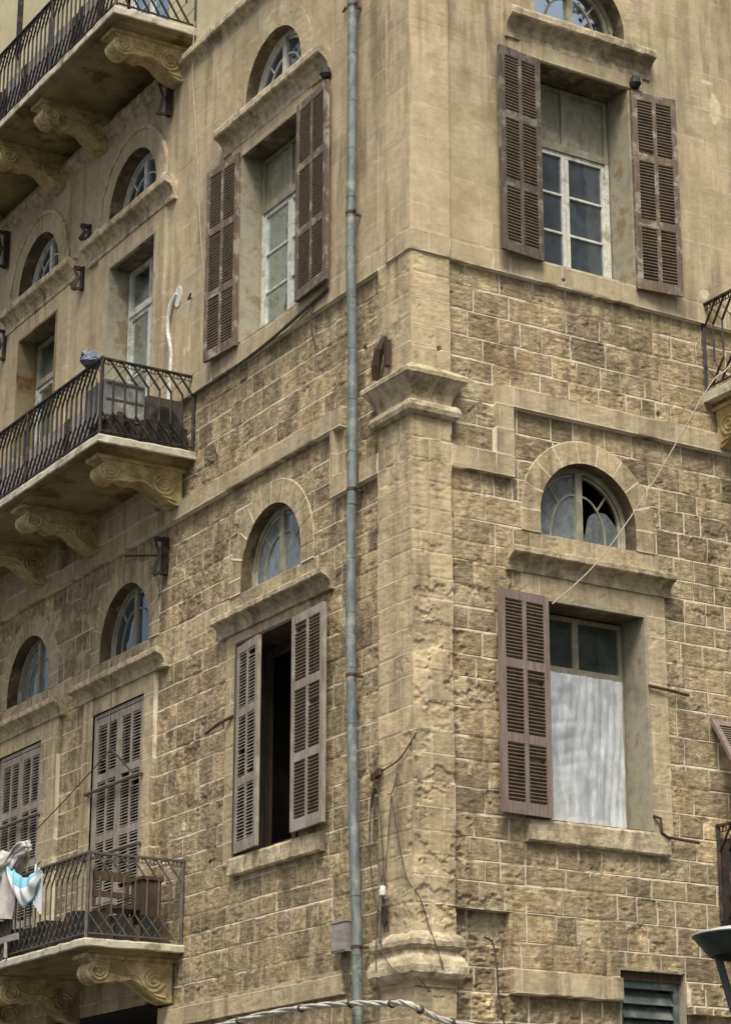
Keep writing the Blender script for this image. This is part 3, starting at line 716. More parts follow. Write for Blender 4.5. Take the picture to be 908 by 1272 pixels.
# plastic sheet, wrinkled
nx, nz_ = 60, 90; vs = []
for j in range(nz_+1):
    for i in range(nx+1):
        u = 1.76+1.18*i/nx; z = 6.28+1.72*j/nz_
        p = Vector((u*2, z*1.1, 0)); q = min(1, max(0, (u-2.2)/.2)); d = .022+(.3+.7*q)*(.0062*math.sin(u*62+3*math.sin(z*1.3)+5*mn.noise(Vector((u*2, z*.7, 0))))+.0035*math.sin(u*133+2*z+6*mn.noise(Vector((u*5, z*.8, 3)))))+(1-q*.8)*.020*abs(mn.noise(Vector((u*2.2-z*5.5, u*1.5+z*1.0, 5)))) + mn.fractal(Vector((u*9, z*1.6, 1)), .9, 2.1, 4)*.004
        vs.append(FR(u + .01*mn.noise(Vector((0, z*5, 2))), -.34+.02+d, z + (.012*mn.noise(Vector((u*6, 0, 0))) if j in (0, nz_) else 0)))
mb = MB(); mb.add(vs, [(j*(nx+1)+i, j*(nx+1)+i+1, (j+1)*(nx+1)+i+1, (j+1)*(nx+1)+i) for j in range(nz_) for i in range(nx)])
mb.build('plastic_sheet', M['plastic'], w, smooth=True, fix=False)
mb = MB(); mb.box((1.76, -.365, 6.33), (2.20, -.352, 6.95), 0, FR); mb.build('panel', M['white'], w)
fl = fanlight(FR, 2.32, .66, 9.47, 9.73, -.20, B, M['olive'], glass='glass_dusty', broken=True, label='arched fanlight with broken right pane above the lower window, right facade')
arch_ring(FR, 2.32, .66, 9.47, 9.73, .27, .010, .38, fl, 22, isR=True)
# --- louvred window at the bottom
mb = MB()
mb.box((2.58, -.16, 3.2), (2.66, -.10, 4.66), 0, FR); mb.box((3.34, -.16, 3.2), (3.41, -.10, 4.66), 0, FR); mb.box((2.66, -.16, 4.58), (3.34, -.08, 4.66), 0, FR); mb.box((2.57, -.17, 4.66), (3.42, -.06, 4.75), 1, FR)
w = mb.build('louvred_window', [M['louvre'], M['brownwood']], B, jit=.002); w['label'] = 'grey green glass louvre window at the bottom of the right facade'
for k in range(9):
    z = 4.56-.148*k
    m2 = MB(); m2.add([FR(2.665, -.17, z), FR(3.335, -.17, z), FR(3.335, -.09, z-.14), FR(2.665, -.09, z-.14), FR(2.665, -.18, z-.004), FR(3.335, -.18, z-.004), FR(3.335, -.10, z-.147), FR(2.665, -.10, z-.147)], [(0, 1, 2, 3), (4, 7, 6, 5), (0, 4, 5, 1), (3, 2, 6, 7), (0, 3, 7, 4), (1, 5, 6, 2)])
    m2.build('louvre', M['louvre'], w)
m2 = MB()
for (a, b) in (((2.56, 3.2), (2.56, 4.76)), ((3.43, 3.2), (3.43, 4.76))):
    m2.box((a[0]-.004, -.2, a[1]), (a[0]+.004, .0, b[1]), 0, FR)
m2.box((2.55, -.2, 4.752), (3.45, 0, 4.765), 0, FR); m2.box((2.57, -.5, 3.2), (3.42, -.48, 4.7), 0, FR)
m2.build('reveal', M['reveal'], w, jit=.003)

# --- left facade windows
def leftwin(name, u0, u1, z0, z1, o0, **k):
    return casement(FL, u0+.02, u1-.02, z0+.01, z1-.01, o0-.40, B, k.pop('fmat', M['white']), **k)
# W1 lower: open shutters, dark
w = casement(FL, 2.46, 3.88, 6.32, 8.81, -.38, B, M['brownframe'], glass=None, bars=False)
w['label'] = 'dark window with one shutter ajar and one folded open, lower left of the drainpipe'
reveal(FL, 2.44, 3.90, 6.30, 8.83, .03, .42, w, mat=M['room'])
shutter(FL, 3.88, 6.32, 8.80, .70, 8, -1, .02, w, M['wood_grey'], M['slat_grey'], label='grey brown shutter leaf standing ajar', tilt=.7, lean=-.01)
shutter(FL, 2.42, 6.34, 8.82, .72, 172, 1 * 1, .09, w, M['wood_grey'], M['slat'], label='grey brown shutter leaf folded open')if False else None
shutter(FL, 2.43, 6.34, 8.82, .78, 177, 1, .09, w, M['wood_grey'], M['slat'], label='grey brown shutter leaf folded open')
hood(FL, 1.66, 4.35, 8.99, 9.23, .02, .16, w, seed=5); sill(FL, 1.84, 3.98, 6.06, 6.28, 0, .07, w)
m2 = MB()
m2.box((2.9, -.55, 6.35), (2.96, -.5, 8.75), 0, FL); m2.box((2.5, -1.1, 6.0), (4.2, -1.08, 9.0), 1, FL); m2.build('leaf_with_dark_sheet', [M['brownframe'], M['dark_shade']], w)  # sheet behind the leaf is coloured near-black for the unlit room
fl = fanlight(FL, 3.15, .73, 9.48, 9.67, -.17, B, M['olive'], glass='glass_dusty', label='arched fanlight above the dark open window, left facade')
arch_ring(FL, 3.15, .73, 9.48, 9.67, .30, .012, .40, fl, 31)
# W1 upper
w = casement(FL, 2.45, 3.90, 12.76, 15.28, -.24, B, M['white'], transom=14.52, upper='panel', fm_up=M['olive'])
w['label'] = 'white casement with an olive panel and open brown shutters, upper window beside the drainpipe'
reveal(FL, 2.43, 3.92, 12.74, 15.30, .065, .38, w)
shutter(FL, 3.95, 12.70, 15.36, .74, 175, -1, .10, w, M['wood'], M['slat'], label='brown shutter on the left of its window')
shutter(FL, 2.42, 12.72, 15.32, .80, 177, 1, .11, w, M['wood'], M['slat'], label='brown shutter beside the drainpipe')
hood(FL, 1.72, 4.44, 15.48, 15.84, .06, .18, w, seed=6)
fl = fanlight(FL, 3.16, .72, 15.86, 16.03, -.13, B, M['white'], label='arched fanlight above the upper window beside the drainpipe')
arch_ring(FL, 3.16, .72, 15.84, 16.03, .30, .066, .38, fl, 32, o0=.06, tones=False)
# W2, W3 upper balcony doors
for i, (u0, u1, c, R, h0, h1, lab, fm) in enumerate(((6.36, 7.77, 7.15, .75, 5.80, 8.55, 'white framed glass balcony door with grey reveal, middle balcony near end', M['white']),
                                   (9.61, 10.98, 10.40, .74, 9.0, 11.55, 'dark balcony door with white leaf, middle balcony far end', M['white']),
                                   (12.9, 14.2, 13.5, .7, 12.3, 14.7, None, M['white']))):
    w = casement(FL, u0+.02, u1-.02, 11.70, u1*0+15.16, -.21, B, fm, transom=14.45, upper='glass', glass='glass', fm_up=M['white'] if i != 1 else M['olive'], rows=3, name='balcony_door')
    if lab: w['label'] = lab
    reveal(FL, u0, u1, 11.68, 15.18, .11, .38, w, mat=M['reveal'] if i != 1 else M['soffit'])
    if i == 2: continue
    hood(FL, h0, h1, 15.48, 15.82, .09, .16, w, seed=8+i)
    fl = fanlight(FL, c, R, 15.86, 16.0, -.13, B, M['white'], label='arched fanlight of the balcony door, %s' % ('nearer the corner' if i == 0 else 'at the left edge'))
    arch_ring(FL, c, R, 15.80, 16.0, .30, .10, .38, fl, 40+i, o0=.06, tones=False)
# W2, W3 lower: shut shutters with iron bars
for i, (u0, u1, c, h0, h1, lab) in enumerate(((6.38, 7.90, 7.12, 5.76, 8.46, 'balcony door behind shut grey louvred shutters with two iron bars, nearer the corner'), (9.60, 11.10, 10.28, 8.92, 11.4, 'balcony door behind shut grey louvred shutters, at the left edge'))):
    mb = MB(); e = .05
    mb.box((u0+.003, -.06, 5.42), (u0+e, .03, 8.75), 0, FL); mb.box((u1-e, -.06, 5.42), (u1-.003, .03, 8.75), 0, FL); mb.box((u0+e, -.06, 8.70), (u1-e, .03, 8.75), 0, FL)
    w = mb.build('balcony_door', M['wood_grey'], B, jit=.002); w['label'] = lab
    hw = (u1-u0)/2-e-.004
    shutter(FL, u0+e, 5.46, 8.69, hw, 0, 1, .0, w, M['wood_grey'], M['slat_grey'], rows=4, tilt=.7)
    shutter(FL, u1-e, 5.46, 8.69, hw, 0, -1, .0, w, M['wood_grey'], M['slat_grey'], rows=4, tilt=.7)
    for z in (6.92, 7.80):
        zb = z-.1; m2 = MB(); m2.tube([FL(u0-.06, .10, zb), FL((u0+u1)/2, .075, zb+.01), FL(u1+.08, .10, zb)], .022, 6)
        for uu in (u0-.04, u1+.06): m2.tube([FL(uu, .0, zb), FL(uu, .12, zb)], .024, 6)
        m2.build('iron_bar', M['greyiron'], w)
    hood(FL, h0, h1, 8.98, 9.23, .05, .15, w, seed=11+i)
    fl = fanlight(FL, c, .74, 9.48, 9.66, -.18, B, M['olive'], glass='glass_dusty' if i else 'glass', label='arched fanlight above the shuttered door, %s' % ('at the left edge' if i else 'nearer the corner'))
    arch_ring(FL, c, .74, 9.48, 9.66, .30, .012, .40, fl, 50+i)
# hood moulds over upper arches of the left facade
for c, R in ((7.15, 1.05), (10.40, 1.05)):
    mb = MB(); pp = ring_pts(c, R, 15.95, 16.0, 30)
    for (a, b) in zip(pp[:-1], pp[1:]):
        mb.bar(FL(a[0], .085, a[1]), FL(b[0], .085, b[1]), .06, 0, .06)
    for s in (-1, 1): mb.lathe([(0, -.11), (.05, -.07), (.085, .0), (.08, .06), (.045, .1), (0, .11)], FL(c+s*R, .10, 15.87), 12)
    mb.build('hood_mould', M['trim'], B, jit=.006)

# ---- balconies
def corbel(y, zt, reach, hwall, wdt, parent, seed):
    """scrolled console: profile in (x outward, z), extruded in y, spiral relief on both cheeks"""
    top = zt; prof = [(.02, 0), (reach*.98, 0), (reach*.985, -.06)]
    rs = .155; cx, cz = reach*.86, -.235
    for i in range(0, 15):
        a = R_(55-i*17); prof.append((cx+rs*math.cos(a), cz+rs*math.sin(a)))
    prof += [(reach*.74, -.30), (reach*.69, -.335), (reach*.62, -.36), (reach*.56, -.325), (reach*.50, -.315), (reach*.42, -.345), (reach*.34, -.42), (reach*.26, -.50), (reach*.18, -.565), (reach*.10, -.60), (.02, -.60)]
    prof = [(a, b*hwall/.60) for a, b in prof]
    mb = MB(); n = len(prof); vs = []
    ys = [(-wdt/2, .965), (-wdt/2+.02, 1.0), (-wdt/2+.07, .985), (0, 1.0), (wdt/2-.07, .985), (wdt/2-.02, 1.0), (wdt/2, .965)]
    mx, mz = reach*.5, -.22
    for yy, s in ys:
        for (a, b) in prof: vs.append((-(mx+(a-mx)*s), y+yy, top+(mz+(b-mz)*s if b < -.01 else b)))
    fs = [(i*n+k, i*n+(k+1) % n, (i+1)*n+(k+1) % n, (i+1)*n+k) for i in range(len(ys)-1) for k in range(n)]
    fs += [tuple(range(n)), tuple(range((len(ys)-1)*n, len(ys)*n))]
    mb.add(vs, fs)
    def spiral(cx_, cz_, r0, turns, sgn, side):
        pts = []
        for i in range(int(turns*14)+1):
            a = i/14*2*PI; r = r0*(1-i/(turns*14)*.88)
            pts.append((-(cx_+r*math.cos(a*sgn+1.2)), y+side*(wdt/2+.004), top+(cz_+r*math.sin(a*sgn+1.2))*hwall/.60))
        mb.tube(pts, .016, 5, rf=lambda i: .024-.012*i/len(pts))
    for side in (-1, 1):
        spiral(cx, cz, .125, 2.3, 1, side); spiral(reach*.24, -.30, .17, 2.6, -1, side)
        mb.tube([(-(reach*t), y+side*(wdt/2+.002), top+zz*hwall/.6) for t, zz in ((.76, -.19), (.66, -.24), (.56, -.24), (.46, -.24), (.38, -.30), (.31, -.42), (.22, -.50), (.1, -.53))], .017, 5)
    # abacus and cover fillet
    mb.box((-reach*1.02, y-wdt/2-.03, top-.045), (0, y+wdt/2+.03, top+.004))
    return mb.build('corbel', M['corbel'], parent, jit=.0035)

def railing(path, z0, z1, parent, mat, thin=.021, pitch=.15, seed=0, post_at=(), frontlean=True, cross=True):
    """path: list of xy corners; hexagon pattern bars"""
    mb = MB(); H = z1-z0
    for si, (a, b) in enumerate(zip(path[:-1], path[1:])):
        a = Vector((*a, 0)); b = Vector((*b, 0)); L = (b-a).length; d = (b-a)/L
        P = lambda s, z, o=0: tuple(a+d*s+Vector((0, 0, z)) + Vector((d.y, -d.x, 0))*o)
        mb.bar(P(-.02, z1-.012), P(L+.02, z1-.012), .045, 0, .024); mb.bar(P(0, z0+.06), P(L, z0+.06), .03, 0, .014)
        n = int(L/pitch); p = L/n
        zl, zh = z0+.31*H, z0+.72*H; k = p*1.35*(-1 if si == 0 else 1)
        for i in range(n+1):
            s = i*p
            if 0 < i < n: mb.bar(P(s, zl), P(s, zh), thin)
            ok = lambda q: 0 < q < L
            if ok(s-k): mb.bar(P(s, zh), P(s-k, z1-.02), thin, 0)
            if ok(s+k) and cross: mb.bar(P(s, zh, .012), P(s+k, z1-.02, .012), thin*.36)
            if ok(s+k): mb.bar(P(s, zl), P(s+k, z0+.06), thin)
            if ok(s-k) and cross: mb.bar(P(s, zl, .012), P(s-k, z0+.06, .012), thin*.36)
            if i < n:       # little curled trefoil under the hand rail
                c = s+p/2; r = p*.17
                for sg in (-1, 1):
                    mb.tube([P(c+sg*(r+r*math.cos(t)), z1-.055-r*math.sin(t)*1.1) for t in [PI*q/6*1.3 for q in range(-1, 7)]], .007, 4)
                mb.bar(P(c, z1-.02), P(c, z1-.10), .008)
    for q in path + list(post_at):
        mb.bar((*q, z0), (*q, z1+.012), .038)
    return mb.build('railing', mat, parent)

def balcony(y0, y1, depth, zs_, th, lab, corb, hwall, rail_mat, rail_h=1.04, F=FL, posts=(), thin=.022):
    mb = MB()
    # slab: top plate with a moulded edge, soffit step
    n = 60
    lev = [(zs_, .0), (zs_-.02, .012), (zs_-th+.015, .012), (zs_-th, 0), (zs_-th-.004, -.10), (zs_-th-.045, -.12), (zs_-th-.05, -.20)]
    def ring(z, o):
        pts = []
        P = [(-.0, y0-o), (-(depth+o), y0-o), (-(depth+o), y1), (0, y1)]
        for i in range(12): pts.append((P[0][0]+(P[1][0]-P[0][0])*i/12, P[0][1], z))
        for i in range(n): pts.append((P[1][0], P[1][1]+(P[2][1]-P[1][1])*i/n, z))
        pts.append((*P[2], z)); pts.append((0.0, y1, z)); return pts
    rings = [ring(z, o) for z, o in lev]; m = len(rings[0])
    mb.add([p for r in rings for p in r], [(i*m+k, i*m+(k+1) % m, (i+1)*m+(k+1) % m, (i+1)*m+k) for i in range(len(rings)-1) for k in range(m)], 0)
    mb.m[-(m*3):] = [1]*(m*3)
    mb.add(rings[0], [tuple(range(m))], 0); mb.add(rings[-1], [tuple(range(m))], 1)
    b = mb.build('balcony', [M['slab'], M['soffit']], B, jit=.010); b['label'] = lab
    for i, y in enumerate(corb):
        corbel(y, zs_-th-.052, depth*.90, hwall, .30, b, i)
    path = [(-.03, y0+.03), (-(depth-.03), y0+.03), (-(depth-.03), y1-.03)]
    railing(path, zs_, zs_+rail_h, b, rail_mat, thin=thin, post_at=[(-(depth-.03), p) for p in posts])
    return b
balcony(5.19, 13.6, 1.36, 11.68, .11, 'long middle balcony with black bent bar railing on scrolled corbels', [5.62, 8.02, 9.76, 12.2], .50, M['iron'], posts=[7.55, 9.9, 12.2])
balcony(5.17, 13.6, 1.30, 5.42, .10, 'lower balcony with grey bent bar railing and laundry', [5.54, 8.15, 9.9, 12.2], .52, M['greyiron'], 1.02, thin=.016, posts=[7.55, 9.9])
balcony(5.42, 13.6, 1.26, 17.88, .12, 'top balcony with dark railing and plastered underside', [5.86, 8.24, 9.76, 12.2], .52, M['iron'], 1.20, posts=[7.62, 9.9])
# right-hand balconies, running out of the frame
def balcony_r(x0, x1, depth, zs_, th, lab, cx, mat):
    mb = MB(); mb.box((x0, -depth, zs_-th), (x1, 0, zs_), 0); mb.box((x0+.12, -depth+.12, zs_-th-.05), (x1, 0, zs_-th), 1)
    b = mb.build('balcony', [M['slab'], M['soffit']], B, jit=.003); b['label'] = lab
    for c in cx:
        o = corbel(0, 0, depth*.9, .52, .30, b, 3)
        # turn the left-facade profile (outward -X) to face outward -Y
        for v in o.data.vertices: x, y, z = v.co; v.co = (c+y, x, zs_-th-.05+z)
        import bmesh
        q = bmesh.new(); q.from_mesh(o.data); bmesh.ops.recalc_face_normals(q, faces=q.faces); q.to_mesh(o.data); q.free()
    railing([(x0+.03, -.03), (x0+.03, -(depth-.03)), (x1, -(depth-.03))], zs_, zs_+1.13, b, mat)
    return b
balcony_r(4.06, 8.0, 1.25, 11.60, .12, 'balcony with black railing cut off by the right edge, upper storey', [4.36, 6.4], M['iron'])
br = balcony_r(3.93, 8.0, .75, 5.30, .12, 'balcony with dark clutter cut off by the right edge, lower storey', [4.3, 6.4], M['iron'])
# far-right window with a flap shutter pushed out
w = casement(FR, 4.57, 5.63, 6.29, 8.67, -.3, B, M['brownframe'], glass='glass'); w['label'] = 'window beyond the right edge with a flap shutter pushed out'
mb = MB(); A0 = Vector((3.92, -.04, 7.62)); dn = Vector((0, -.62, -.98)).normalized(); ux = Vector((1, 0, 0)); nn = dn.cross(ux).normalized()
def TF(s, t, q): return A0+ux*s+dn*q+nn*t
for (a, b) in ((0, .07), (.55, .62), (1.13, 1.2)): mb.box((a, -.02, 0), (b, .02, 1.15), 0, TF)
for (a, b) in ((0, .08), (1.07, 1.15)): mb.box((.07, -.018, a), (1.13, .018, b), 0, TF)
for k in range(26): mb.box((.07, -.012, .1+.037*k), (1.13, .010, .118+.037*k), 1, TF)
o = mb.build('shutter', [M['wood_mauve'], M['slat']], w); o['label'] = 'mauve flap shutter pushed outward'
w = casement(FR, 5.12, 6.38, 12.22, 15.28, -.30, B, M['white'], transom=14.44, name='balcony_door'); reveal(FR, 5.1, 6.4, 12.2, 15.3, .06, .36, w)
w = casement(FL, 12.72, 13.98, 5.44, 8.74, -.20, B, M['brownframe'], name='balcony_door')
# top storey door seen behind the top balcony
w = casement(FL, 6.3, 7.7, 17.95, 20.3, -.05, B, M['white'], glass='glass', rows=2, name='balcony_door'); w['label'] = 'white balcony door of the cream top storey'
m2 = MB(); m2.box((11.72, .0, 20.4), (11.80, .10, 22.5), 0, FL); m2.build('downpipe', M['iron'], B)

# ------------------------------------------------------------------ things on and around the building
def thing(mb, name, mats, label, cat, group=None, smooth=False, jit=0):
    o = mb.build(name, mats, None, smooth=smooth, jit=jit); return tag(o, label, cat, group)
# drainpipe
dp = empty('drainpipe', (-.17, 1.0, 0)); tag(dp, 'grey zinc drainpipe running down the left facade beside the corner', 'drainpipe')
zz = [0, 2, 4.3, 5.2, 6.0, 7.2, 8.3, 9.6, 9.9, 10.4, 11.6, 12.5, 13.5, 15, 16, 17.6, 20, 22]
yy = [.80, .82, .86, .90, .96, 1.0, 1.02, 1.03, 1.01, 1.02, 1.02, 1.01, 1.0, 1.0, 1.0, 1.0, 1.0, 1.0]
zf = np.arange(0, 22, .12); pts = [(-.165+.006*math.sin(z*1.3)-.03*max(0, min(1, (z-11.8)))*.9, float(np.interp(z, zz, yy))+.004*math.sin(z*2.1), z) for z in zf]
mb = MB(); mb.tube([(p[0]+.165, p[1]-1.0+0, p[2]) for p in pts], .056, 14)
o = mb.build('pipe', M['zinc'], None, smooth=True); o.parent = dp; o.location = (.005, 0, 0)
for z in (4.9, 7.83, 9.95, 13.3, 16.0):
    p = min(pts, key=lambda q: abs(q[2]-z)); mb = MB()
    mb.tube([(p[0]+.17, p[1]-1.0, z-.016), (p[0]+.17, p[1]-1.0, z+.016)], .062, 14)
    wallx = .17-.0
    mb.box((p[0]+.17, p[1]-1.0-.012, z-.012), (p[0]+.17+.15, p[1]-1.0+.012, z+.012))
    mb.box((p[0]+.16, p[1]-1.0-.11, z-.01), (p[0]+.18, p[1]-1.0+.11, z+.01))
    o = mb.build('pipe_clamp', M['rustiron'], None); o.parent = dp
for k in range(22):
    z = 4.2+.62*k; p = min(pts, key=lambda q: abs(q[2]-z)); mb = MB(); mb.tube([(p[0]+.17, p[1]-1.0, z-.009), (p[0]+.17, p[1]-1.0, z+.009)], .0590, 14)
    o = mb.build('pipe_joint', M['zinc'], None, smooth=False); o.parent = dp
# junction box left of the pipe
jb = empty('junction_box', (-.05, 1.33, 4.9)); tag(jb, 'small grey metal junction box on the wall left of the drainpipe foot', 'junction box')
mb = MB(); mb.box((-.07, -.15, 0), (.04, .16, .33)); mb.box((-.085, -.16, .31), (.05, .17, .335)); o = mb.build('housing', M['greyboard'], jb, jit=.002)
mb = MB(); mb.box((-.078, -.135, .02), (-.07, .145, .295)); mb.build('lid', M['greyboard'], jb)
mb = MB()
for k in range(3): mb.tube([(-.02, -.08+.04*k, 0), (-.03, -.09+.05*k, -.15), (.0, -.16+.03*k, -.35-.08*k)], .009, 5)
mb.build('cable_tail', M['wire'], jb)
# white cable bundle across the foot of the frame
cp = [(-.3, 5.6, 4.2), (-.3, 4.3, 4.29), (-.3, 3.32, 4.34), (-.3, 2.31, 4.36), (-.3, 1.36, 4.34), (-.3, .71, 4.3), (-.30, .1, 4.24), (-.33, -.33, 4.20), (-.10, -.35, 4.12), (.21, -.3, 4.05), (.99, -.3, 3.98), (2.5, -.3, 3.85)]
def smoothpath(P, n=8):
    P = [Vector(p) for p in P]; out = []
    for i in range(len(P)-1):
        p0, p1, p2, p3 = P[max(i-1, 0)], P[i], P[i+1], P[min(i+2, len(P)-1)]
        for t in [k/n for k in range(n)]:
            out.append(.5*((2*p1)+(-p0+p2)*t+(2*p0-5*p1+4*p2-p3)*t*t+(-p0+3*p1-3*p2+p3)*t**3))
    return out+[P[-1]]
mb = MB(); sp = smoothpath(cp)
for k in range(3):
    q = [p+Vector((.0, 0, 0))+Vector((math.cos(i*.5+k*2.1), math.cos(i*.5+k*2.1), math.sin(i*.5+k*2.1)))*.017 for i, p in enumerate(sp)]
    mb.tube(q, .018, 7)
for i in range(6, len(sp)-4, 11): mb.tube([sp[i], sp[i]+(sp[i+1]-sp[i]).normalized()*.03], .048, 8, 1)
thing(mb, 'cable_bundle', [M['cable'], M['wire']], 'thick pale cable bundle strung past the foot of the drainpipe and corner', 'cable', smooth=True, jit=.004)
# rope from right balcony to lower window
mb = MB(); mb.tube(smoothpath([(4.3, -1.0, 12.4), (3.62, -1.0, 11.51), (3.31, -1.0, 11.2), (2.75, -.62, 10.05), (2.2, -.32, 9.15), (1.7, -.13, 8.63)], 6), .0075, 6)
thing(mb, 'rope', M['rope'], 'pale rope slanting from the right balcony down to the mauve shutter', 'rope')
# insulator bracket and hanging wires at the corner
ins = empty('insulator', (-.10, .40, 5.3)); tag(ins, 'white ceramic insulator on a dark bracket low on the corner pilaster', 'insulator')
mb = MB(); mb.lathe([(0, .0), (.028, .0), (.05, .02), (.03, .035), (.045, .055), (.028, .075), (.035, .095), (.02, .11), (0, .115)], (-.05, 0, .06), 16); mb.build('ceramic_cap', M['ceramic'], ins, smooth=True)
mb = MB(); mb.tube([(-.05, 0, .07), (-.05, 0, -.04), (-.02, .02, -.09), (.05, .02, -.10)], .014, 6)
for k in range(7): mb.tube([(-.06+.012*k, -.04+.01*(k % 3), .04), (-.04, .03-.02*k, -.04), (-.03+.01*(k % 3), .05-.015*k, -.13-.03*(k % 4)), (.0, .08-.02*k, -.2-.05*(k % 3))], .008, 5)
mb.build('bracket', M['wire'], ins)
br_ = MB(); br_.bar((-.09, .70, 6.66), (-.13, .46, 6.68), .05, 0, .07)
br_.tube([(-.10, .64, 6.64), (-.10, .66, 6.5), (-.09, .72, 6.35)], .012, 5); br_.tube([(-.12, .60, 6.64), (-.13, .58, 6.52), (-.10, .60, 6.47)], .016, 5)
thing(br_, 'wall_bracket', M['rustiron'], 'rusty bracket holding the wires on the pilaster, right of the drainpipe', 'bracket')
wires = [
 [(-.12, .46, 6.69), (-.10, .2, 6.74), (-.09, .02, 6.84), (-.04, -.09, 7.0)],
 [(-.11, .62, 6.6), (-.10, .64, 6.1), (-.12, .50, 5.6), (-.13, .41, 5.4)],
 [(-.11, .58, 6.6), (-.12, .46, 6.0), (-.13, .40, 5.42)],
 [(-.10, .30, 6.40), (-.11, .36, 5.9), (-.13, .40, 5.42)],
 [(-.10, .30, 6.40), (-.10, .16, 5.9), (-.09, .02, 5.5), (-.02, -.10, 5.3), (.10, -.10, 5.0), (.16, -.17, 4.75), (.22, -.17, 4.58)],
 [(-.11, .68, 6.5), (-.10, .74, 6.0), (-.11, .66, 5.5), (-.12, .5, 5.2)],
 [(-.13, .40, 5.3), (-.12, .48, 5.0), (-.16, .35, 4.75), (-.17, .1, 4.56), (-.08, -.12, 4.5), (.1, -.1, 4.36)],
 [(-.12, .52, 5.2), (-.17, .50, 4.8), (-.12, .52, 4.3)],
 [(-.09, .20, 6.62), (-.10, .28, 6.44), (-.10, .36, 6.42)],
 [(-.11, .46, 5.6), (-.12, .56, 5.1), (-.15, .40, 4.82)],
]
for i, wp in enumerate(wires):
    mb = MB(); mb.tube(smoothpath(wp, 6), .0065 if i else .009, 5)
    if i == 0: o = thing(mb, 'wire', M['wire'], 'dark wire crossing the corner pilaster up from the rusty bracket', 'wire', 'wires on the corner pilaster')
    elif i == 4: o = thing(mb, 'wire', M['wire'], 'long dark wire hanging diagonally down the right face of the pilaster to its base moulding', 'wire', 'wires on the corner pilaster')
    elif i == 6: o = thing(mb, 'wire', M['wire'], 'dark wire looping down across the worn base moulding', 'wire', 'wires on the corner pilaster')
    else: o = thing(mb, 'wire', M['wire'], 'thin dark wire hanging beside the ceramic insulator', 'wire', 'wires on the corner pilaster')
mb = MB(); mb.tube(smoothpath([(.86, .055, 4.98), (.96, .045, 4.93), (1.0, .03, 4.7), (1.02, .03, 4.4), (1.1, .02, 4.0), (1.2, .02, 3.6)], 6), .010, 5)
thing(mb, 'wire', M['wire'], 'dark cable hanging down the recessed rough patch right of the pilaster base', 'wire')
mb = MB(); mb.tube(smoothpath([(-.04, 3.28, 17.9), (-.09, 5.36, 17.95), (-.10, 5.37, 17.2), (-.09, 5.2, 16), (-.09, 5.0, 14.5), (-.09, 4.7, 13.2), (-.09, 4.62, 12.4)][1:], 6), .007, 5)
thing(mb, 'wire', M['rope'], 'pale wire hanging down the plaster from the end of the top balcony', 'wire')
mb = MB(); mb.tube(smoothpath([(-.24, 9.2, 7.42), (-.2, 8.2, 7.75), (-.17, 7.2, 8.1), (-.16, 7.1, 8.15)], 6), .008, 5); mb.tube([(-.16, 7.12, 8.16), (-.16, 7.14, 8.9), (-.17, 7.15, 9.3)], .007, 5); mb.bar((-.16, 7.1, 8.16), (-.1, 6.5, 7.72), .02)
thing(mb, 'wire', M['wire'], 'dark washing wire slung across the shut shutters of the lower balcony', 'wire')
mb = MB(); mb.tube(smoothpath([(-.09, 1.70, 12.64), (-.11, 3.3, 12.43), (-.11, 5.0, 12.40)], 6), .022, 6); mb.tube([(-.09, 2.08, 12.6), (-.09, 2.09, 12.3), (-.05, 2.05, 12.0)], .010, 5)
thing(mb, 'wire', M['wire'], 'dark cable clipped under the band below the upper left window', 'wire')
# wedge of wood above the capital
mb = MB()
for k in range(8):
    t = k/8; mb.box((-.20+.02*math.sin(t*PI), .40+.10*t, 11.12+.36*math.sin(t*PI/2)), (-.10, .47+.08*t-.02*k*.5, 11.20+.36*math.sin((t+.12)*PI/2)))
mb = MB(); mb.tube([(-.13, .56, 11.10), (-.16, .50, 11.25), (-.17, .42, 11.42), (-.13, .36, 11.56)], .05, 7, rf=lambda i: (.045, .055, .055, .03)[i]); mb.box((-.15, .30, 11.2), (-.09, .37, 11.5))
thing(mb, 'wood_scrap', M['brownwood'], 'curved scrap of brown wood leaning above the pilaster capital', 'wood scrap', jit=.01)
# awning brackets on the left facade
def awn(y, z, h, label, F=FL, rod=False, off=.05, grp='dark iron awning brackets'):
    mb = MB(); mb.box((y-.045, off-.05, z-h), (y+.045, off+.02, z), 0, F)
    mb.bar(F(y, off+.02, z-.03), F(y+.02, off+.13, z-.02), .05); mb.bar(F(y+.02, off+.13, z-.02), F(y, off+.06, z-h*.5), .035); mb.bar(F(y, off+.06, z-h*.45), F(y+.03, off+.13, z-h), .05); mb.bar(F(y, off+.02, z-h+.03), F(y+.03, off+.13, z-h), .04)
    if rod: mb.tube([F(y, off+.08, z-h*.5), F(y+.55, off+.30, z-h*.30)], .014, 6)
    return thing(mb, 'awning_bracket', [M['iron']], label, 'bracket', grp, jit=.006)
awn(5.92, 10.72, .50, 'dark iron bracket with a thin rod, under the near end of the middle balcony', rod=True)
awn(6.02, 17.28, .48, 'black ragged iron bracket under the first corbel of the top balcony', off=.14)
awn(11.7, 17.30, .62, 'black ragged iron bracket at the left edge under the top balcony', off=.14)
awn(8.80, 15.60, .36, 'narrow iron bracket on the plaster between the two upper balcony doors', off=.08)
awn(11.66, 15.62, .5, 'narrow iron bracket at the far left beside the dark balcony door', off=.08)
awn(8.62, 16.2, .24, 'small dark iron stub beside the left end of the upper cornice', off=.08)
